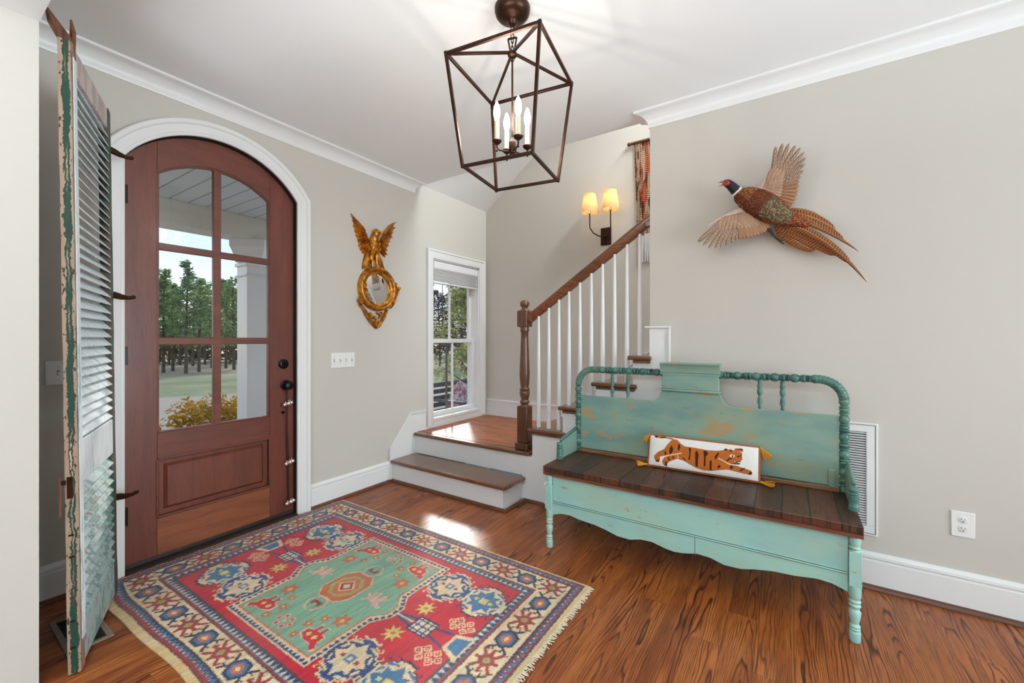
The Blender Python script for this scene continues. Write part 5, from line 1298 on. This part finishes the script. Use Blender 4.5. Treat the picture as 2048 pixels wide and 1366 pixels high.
def fmat(name, a, b_, c_, bars, amt=.8, slant=1.4, fine=40., thr=.5):
    g = G(name, .7, spec=.25); u, v, _ = g.pos('UV'); vv_ = g.m('ABSOLUTE', v-.5)
    r = V(g, g.node('ShaderNodeNewGeometry').outputs['Random Per Island'])
    bar = g.sstep(g.m('PINGPONG', u*bars+vv_*slant*2.+r*2.+g.noise(g.vec(u*6., v*3.), 2., 2)*.6, .5), thr*.5-.06, thr*.5+.06)
    n = g.noise(g.vec(u*20., v*8., r*9.), 2., 3)
    c = g.mix(g.sstep(n, .35, .65), a, c_); c = g.mix(bar*amt, c, b_); c = g.mix(g.sstep(vv_, .012, .03, 1., 0.)*.8, c, rgb(226, 206, 178)); c = g.mix(g.sstep(vv_, .44, .5)*.5, c, rgb(214, 190, 156)); c = g.mix(r*.22, c, rgb(96, 62, 40))
    g.color(c); g.bump(g.noise(g.vec(u*3., v*fine), 2., 1), .3, .001); return g.mat
FP = fmat('barred flight feather', rgb(192, 166, 146), rgb(98, 70, 56), rgb(168, 138, 116), 5.)
FS_ = fmat('tawny secondary feather', rgb(186, 144, 110), rgb(122, 82, 56), rgb(172, 124, 90), 9., .6, 1.)
FC = fmat('wing covert feather', rgb(190, 158, 136), rgb(138, 92, 66), rgb(178, 142, 118), 7., .45, 1.)
FT = fmat('barred tail feather', rgb(176, 112, 62), rgb(66, 38, 22), rgb(158, 92, 50), 7., .85, .7, thr=.62)
# upper wing
rr = random.Random(31)
def mk(bx_, by_, tx, ty, Yb, Yt, w_, tipw=.72, bend=0., arch=.012):
    b_, t_ = zp(bx_, by_, Yb), zp(tx, ty, Yt); d = t_-b_; pn_ = Vector((d.z, 0, -d.x)); m_ = (b_+t_)/2+pn_*bend+Vector((0, -arch, 0)); return ((b_, m_, t_), w_, tipw)
tipsU = [(775, 95), (832, 70), (888, 68), (944, 84), (986, 104), (1019, 142), (1030, 190), (1026, 243), (1014, 300), (990, 352)]
basU = [(742, 355), (750, 362), (760, 370), (770, 378), (780, 388), (788, 400), (795, 412), (800, 424), (803, 438), (805, 452)]
it = [mk(b_[0], b_[1], t[0], t[1], 2.672+.0022*i, 2.640+.0045*i, .0205, .62, .03) for i, (b_, t) in enumerate(zip(basU, tipsU))]
feather_set('upper_wing_primaries', it, FP)
tipsS = [(978, 395), (975, 435), (970, 475), (962, 512), (950, 548), (935, 578), (916, 604), (896, 624), (872, 640), (846, 650)]
basS = [(800, 440), (796, 456), (790, 472), (782, 488), (772, 504), (760, 520), (748, 534), (736, 548), (724, 560), (712, 572)]
it = [mk(b_[0], b_[1], t[0], t[1], 2.692+.002*i, 2.678+.003*i, .0215, .80, .03) for i, (b_, t) in enumerate(zip(basS, tipsS))]
feather_set('upper_wing_secondaries', it, FS_)
it = []
for q_ in range(4):
    for k in range(11):
        f_ = k/10; bx_, by_ = lerp(712, 640, f_)+q_*26, lerp(345, 500, f_)+q_*10; tx, ty = bx_+lerp(60, 105, f_), by_+lerp(-75, 40, f_)
        it.append(mk(bx_, by_, tx, ty, 2.668-.003*(3-q_)+.002*k, 2.662+.004*k, .020, .7, 0, .006))
feather_set('upper_wing_coverts', it[::-1], FC)
def limb(name, pts, Ys, rad, mat, sq=.6):
    obj(name, MB().tube([zp(x, y, Y) for (x, y), Y in zip(pts, Ys)], [r*MPZ for r in rad], 14, True, ((0, 1, 0), sq)), mat, ph, smooth=80)
down = flat('pale lavender down', rgb(196, 174, 162), .95, var=.12, scale=60, bump=.4, bscale=200)
limb('upper_wing_arm', [(610, 500), (655, 445), (700, 392), (722, 350), (738, 270), (752, 200)], [2.70, 2.69, 2.678, 2.672, 2.664, 2.655], [44, 46, 30, 17, 9, 3], down)
# lower wing
tipsL = [(106, 905), (112, 915), (150, 943), (200, 966), (252, 970), (300, 962), (348, 943), (398, 920), (438, 900)]
basL = [(345, 705), (355, 712), (366, 718), (378, 724), (391, 730), (404, 735), (418, 740), (432, 744), (446, 748)]
it = [mk(b_[0], b_[1], t[0], t[1], 2.672+.0022*i, 2.610+.007*i, .0205, .62, -.03) for i, (b_, t) in enumerate(zip(basL, tipsL))]
feather_set('lower_wing_primaries', it, FP)
tipsM = [(470, 890), (502, 887), (535, 884), (567, 877), (598, 868), (628, 858), (656, 846), (684, 834), (706, 822), (722, 806)]
basM = [(462, 735), (480, 730), (498, 725), (516, 720), (534, 715), (552, 710), (572, 705), (592, 700), (612, 696), (634, 692)]
it = [mk(b_[0], b_[1], t[0], t[1], 2.692+.001*i, 2.665+.004*i, .0215, .80, -.02) for i, (b_, t) in enumerate(zip(basM, tipsM))]
feather_set('lower_wing_secondaries', it, FS_)
it = []
for q_ in range(4):
    for k in range(11):
        f_ = k/10; bx_, by_ = lerp(335, 585, f_)-q_*4, lerp(690, 655, f_)+q_*20; tx, ty = bx_+lerp(-52, 55, f_), by_+lerp(62, 84, f_)
        it.append(mk(bx_, by_, tx, ty, 2.668-.003*(3-q_)+.001*k, 2.652+.004*k, .020, .7, 0, .006))
feather_set('lower_wing_coverts', it[::-1], FC)
limb('lower_wing_arm', [(600, 640), (520, 650), (460, 650), (400, 672), (335, 695), (265, 728), (195, 775)], [2.70, 2.69, 2.682, 2.672, 2.664, 2.650, 2.635], [44, 42, 30, 22, 14, 9, 4], down)
# tail
def tf(pts, w_, Y0_, Y1_, tipw=.25):
    b_, m_, t_ = [zp(x, y, Y) for (x, y), Y in zip(pts, (Y0_, (Y0_+Y1_)/2-.01, Y1_))]; return ((b_, m_, t_), w_, tipw)
it = [tf([(790, 740), (1190, 800), (1553, 1256)], .046, 2.700, 2.67, .0), tf([(790, 750), (1170, 840), (1420, 1105)], .056, 2.706, 2.69, .12), tf([(780, 770), (1080, 880), (1290, 1030)], .062, 2.712, 2.70, .3),
      tf([(770, 780), (960, 930), (1110, 985)], .060, 2.718, 2.71, .35), tf([(850, 680), (1180, 770), (1482, 992)], .036, 2.698, 2.68, .0), tf([(850, 680), (1150, 730), (1360, 905)], .046, 2.702, 2.69, .3),
      tf([(850, 660), (1080, 660), (1282, 804)], .046, 2.706, 2.70, .3), tf([(850, 660), (1050, 640), (1200, 755)], .044, 2.71, 2.71, .4)]
feather_set('tail_feathers', it, FT, 7)
# body in one skin, coloured by plumage patches
sp_ = [(446, 486, 40), (480, 512, 74), (530, 535, 98), (600, 570, 112), (680, 612, 116), (760, 655, 104), (830, 692, 84), (900, 716, 62), (980, 742, 40), (1060, 770, 16)]
pts, rads = [], []
for i in range(len(sp_)-1):
    for k in range(5):
        t = k/5; pts.append([lerp(sp_[i][c], sp_[i+1][c], t) for c in range(3)])
pts.append(list(sp_[-1]))
bd = MB(); NS = 48
bd.tube([zp(x, y, 2.684+.0*r) for x, y, r in pts], [r*MPZ for _, _, r in pts], NS, True, ((0, 1, 0), .78))
cols = []; rr = random.Random(2)
gold, chest, rump_, org, dkb = rgb(176, 110, 44), rgb(124, 62, 30), rgb(134, 124, 92), rgb(168, 88, 40), rgb(84, 42, 24)
for i, (x, y, r) in enumerate(pts):
    t = i/(len(pts)-1)
    for k in range(NS):
        a = 2*PI*k/NS; front = -math.cos(a); side_ = math.sin(a)
        if t < .28: c = gold if (side_ > -.2 or side_ < -.8) else chest
        elif t < .52: c = chest
        else: c = org
        if t < .16 and abs(side_) > .8: c = chest
        if .46 < t < .78 and front > .1 and abs(side_) < .80: c = rump_
        j = rr.uniform(.85, 1.12); cols.append((c[0]*j, c[1]*j, c[2]*j, 1))
g = G('pheasant plumage', .6, spec=.3); x, y, z = g.pos('Object'); a_ = g.attr()
cell = g.voro(g.vec(x*1., y*1., z*1.), 95.); n = g.noise(g.vec(x, y, z), 120., 2)
c = g.mix(g.sstep(cell, .25, .6)*.75, a_, rgb(70, 34, 20), 'MIX'); c = g.mix(g.sstep(cell, .0, .16, .75, 0.)*g.sstep(g.noise(g.vec(x, y, z), 14., 2), .5, .58), c, rgb(226, 200, 150))
g.color(c); g.bump(cell*-1.+n*.5, .8, .004)
obj('body', bd, g.mat, ph, vcol=cols, smooth=80)
hd_ = flat('glossy bottle green head', rgb(30, 28, 38), .3, .2, var=.4, scale=50)
limb('head', [(440, 482), (415, 455), (388, 430), (362, 412), (336, 408), (322, 410)], [2.676, 2.670, 2.664, 2.660, 2.658, 2.657], [46, 42, 38, 36, 26, 14], hd_, .85)
obj('neck_ring', MB().tube([zp(452, 492, 2.680), zp(436, 478, 2.677)], [50*MPZ, 47*MPZ], 24, True, ((0, 1, 0), .85)), flat('white neck feathers', rgb(226, 224, 224), .8, bump=.3), ph)
q = MB(); c_ = zp(352, 412, 2.638); q.ball(tuple(c_), 1, 16, 10, (.0195, .010, .0135)); obj('red_wattle', q, flat('red wattle', rgb(178, 54, 34), .6, bump=.5, bscale=300), ph)
q = MB(); q.ball(tuple(zp(356, 405, 2.628)), .0035, 10, 8); obj('eye', q, flat('dark glass eye', rgb(20, 14, 10), .1), ph)
q = MB(); q.tube([zp(328, 400, 2.652), zp(305, 400, 2.650), zp(281, 411, 2.650)], [11*MPZ, 8*MPZ, 1.5*MPZ], 10).tube([zp(326, 424, 2.652), zp(305, 432, 2.650), zp(284, 437, 2.650)], [8*MPZ, 5*MPZ, 1.2*MPZ], 10)
obj('beak', q, flat('horn coloured beak', rgb(168, 140, 112), .4), ph)
q = MB()
for dx in (0, 14):
    q.tube([zp(705+dx, 800, 2.70), zp(745+dx, 855, 2.69), zp(790+dx, 895, 2.685)], [.007, .0045, .0035], 8)
    for tx, ty in ((845, 936), (836, 902), (818, 922)): q.tube([zp(790+dx, 895, 2.685), zp(tx+dx*.3, ty, 2.68)], [.003, .0014], 6)
obj('legs', q, flat('dark scaled legs', rgb(52, 42, 36), .5), ph)

# ================================================================== woven wall hanging in the stairwell
wh_ = empty('woven_wall_hanging', (-.86, YB-.02, 1.95), 'rust and cream woven textile with white fringe hanging in the stairwell', 'wall hanging')
g = G('rust woven textile', .95, spec=.1); x, y, z = g.pos('World')
cols_ = g.noise(g.vec(x*26., 0., z*2.2), 1., 3); kn = g.m('PINGPONG', z*60.+g.noise(g.vec(x*40., z*3.), 1., 1)*1.5, .5); kx = g.m('PINGPONG', x*46., .5)
c = g.mix(g.sstep(cols_, .42, .50), rgb(150, 62, 36), rgb(172, 152, 128)); c = g.mix(g.sstep(g.noise(g.vec(x*30.+5., 0., z*5.), 1., 3), .52, .6), c, rgb(84, 50, 42)); c = g.mix(g.sstep(g.noise(g.vec(x*16.+9., 0., z*3.), 1., 2), .56, .62)*.9, c, rgb(186, 88, 56))
c = g.mix(g.sstep(kn, .0, .22, .55, 0.), c, rgb(52, 30, 26)); g.color(c); g.bump(kn+kx, 1., .008)
q = MB(); nx_, nz_ = 30, 60; vs = []
for i in range(nx_+1):
    for j in range(nz_+1):
        x_ = lerp(-1.205, -.50, i/nx_); z_ = lerp(2.20, 3.06, j/nz_); xx_ = x_+(3.06-z_)*.04*(1-i/nx_); edge = .004*math.sin(z_*150) if i == 0 else 0
        vs.append((xx_+edge, YB-.018-.006*math.sin(i*.9), z_))
m_ = len(vs); vs += [(a, YB-.004, c2) for a, b2, c2 in vs]
fs = [(s_*m_+i*(nz_+1)+j, s_*m_+(i+1)*(nz_+1)+j, s_*m_+(i+1)*(nz_+1)+j+1, s_*m_+i*(nz_+1)+j+1) for s_ in (0, 1) for i in range(nx_) for j in range(nz_)]
fs += [(j, j+1, m_+j+1, m_+j) for j in range(nz_)]+[(nx_*(nz_+1)+j, nx_*(nz_+1)+j+1, m_+nx_*(nz_+1)+j+1, m_+nx_*(nz_+1)+j) for j in range(nz_)]
obj('weave', q.add(vs, fs), g.mat, wh_, smooth=60)
q = MB(); rr = random.Random(4)
for k in range(60):
    x_ = lerp(-1.165, -.505, k/59); q.tube([(x_, YB-.016, 2.21), (x_+rr.uniform(-.003, .003), YB-.016, 2.08), (x_+rr.uniform(-.006, .006), YB-.014, 1.955+rr.uniform(-.01, .01))], [.0065, .006, .004], 6)
obj('fringe', q, flat('grey white fringe', rgb(206, 206, 208), .9), wh_)
q = MB(); q.tube([(-1.245, YB-.022, 3.062), (-.48, YB-.022, 3.062)], .014, 10); q.ball((-1.25, YB-.022, 3.062), .018, 10, 8)
obj('rod', q, OW, wh_)

# ================================================================== plates, outlets, grilles
def plate_x(name, y0, y1, z0, z1, label, cat, gangs):
    e = empty(name, (XW, (y0+y1)/2, z0), label, cat)
    obj('plate', MB().box(XW, XW+.006, y0, y1, z0, z1), M['plastic'], e, bevel=.003)
    for k in range(gangs):
        y = lerp(y0, y1, (k+.5)/gangs); zc = (z0+z1)/2
        obj('toggle_slot', MB().box(XW+.0055, XW+.0065, y-.005, y+.005, zc-.012, zc+.012), flat('slot shade', rgb(150, 150, 150), .6), e)
        q = MB(); q.bar((XW+.006, y, zc), (XW+.018, y, zc+.008*(1 if k % 2 else -1)), .007, .008); obj('toggle', q, M['plastic'], e, bevel=.001)
        q = MB()
        for dz in (-.030, .030): q.lathe([(.003, 0), (.0025, .0012), (0, .0014)], (XW+.006, y, zc+dz), 10, (1, 0, 0))
        obj('screws', q, flat('screw head', rgb(190, 188, 184), .4), e)
    return e
plate_x('switch_plate', 1.909, 2.118, 1.025, 1.142, 'white four-gang switch plate on the wall between door and mirror', 'light switch', 4)
plate_x('switch_plate', .430, .515, 1.03, 1.145, 'white single switch plate in the shaded nook behind the shutter', 'light switch', 1)
ot = empty('wall_outlet', (.663, YR, .337), 'white double wall outlet low on the wall right of the bench', 'outlet')
obj('plate', MB().box(.624, .703, YR-.006, YR, .337, .454), M['plastic'], ot, bevel=.003)
for zc in (.375, .416):
    q = MB(); q.lathe([(.0165, 0), (.0165, .0016), (.015, .0024), (0, .0024)], (.6635, YR-.006, zc), 24, (0, -1, 0)); o_ = obj('socket', q, flat('socket face', rgb(222, 222, 220), .4), ot)
    obj('slots', MB().box(.6565, .658, YR-.0092, YR-.0084, zc+.001, zc+.009).box(.669, .6705, YR-.0092, YR-.0084, zc+.001, zc+.009).box(.6615, .6655, YR-.0092, YR-.0084, zc-.009, zc-.004), M['dark'], o_)
q = MB(); q.lathe([(.003, 0), (.0025, .001), (0, .0012)], (.6635, YR-.006, .3955), 10, (0, -1, 0)); obj('screw', q, M['plastic'], ot)
# return air grille behind the bench
VX0, VX1, VZ0, VZ1 = -.16, .366, .262, .826
vg = empty('return_air_grille', ((VX0+VX1)/2, YR, VZ0), 'white louvered return air grille on the wall behind the bench end', 'air vent')
fr = MB(); t = .046
fr.box(VX0, VX1, YR-.012, YR, VZ0, VZ0+t).box(VX0, VX1, YR-.012, YR, VZ1-t, VZ1).box(VX0, VX0+t, YR-.012, YR, VZ0+t, VZ1-t).box(VX1-t, VX1, YR-.012, YR, VZ0+t, VZ1-t)
obj('frame', fr, M['white'], vg, bevel=.002)
q = MB()
for a, b2 in (((VX0+.010, VZ0+.010), (VX1-.010, VZ0+.010)), ((VX1-.010, VZ0+.010), (VX1-.010, VZ1-.010)), ((VX1-.010, VZ1-.010), (VX0+.010, VZ1-.010))): q.bar((a[0], YR-.0122, a[1]), (b2[0], YR-.0122, b2[1]), .003, .0012, up=(0, -1, 0))
obj('door_gap', q, flat('grey gap line', rgb(96, 98, 100), .7), vg)
obj('duct_shade_sheet', MB().box(VX0+t, VX1-t, YR-.0015, YR-.0005, VZ0+t, VZ1-t), flat('painted duct shade', rgb(44, 44, 46), .9), vg)  # dark sheet stands in for the shade inside the duct
q = MB(); n = 38
for i in range(n):
    z = lerp(VZ0+t, VZ1-t, (i+.5)/n); q.bar((VX0+t, YR-.006, z), (VX1-t, YR-.006, z), .0075, .0045, up=(0, -.45, 1))
obj('louvers', q, M['white'], vg, smooth=0)
# floor register in the nook
fr_ = empty('floor_register', (-2.55, .50, 0), 'dark slotted floor register with a wooden rim behind the shutter foot', 'air vent')
q = MB(); a0, a1, b0, b1 = -2.70, -2.37, .405, .545
q.box(a0, a1, b0, b0+.02, .0005, .008).box(a0, a1, b1-.02, b1, .0005, .008).box(a0, a0+.02, b0+.02, b1-.02, .0005, .008).box(a1-.02, a1, b0+.02, b1-.02, .0005, .008)
obj('rim', q, flat('grey brown rim', rgb(138, 122, 106), .5), fr_, bevel=.002)
q = MB().box(a0+.02, a1-.02, b0+.02, b1-.02, .0005, .0015)
obj('well', q, M['dark'], fr_)
q = MB()
for i in range(14): x_ = lerp(a0+.02, a1-.02, (i+.5)/14); q.box(x_-.003, x_+.003, b0+.02, b1-.02, .0016, .0065)
obj('bars', q, flat('bronze register bars', rgb(58, 48, 42), .5, .3), fr_)
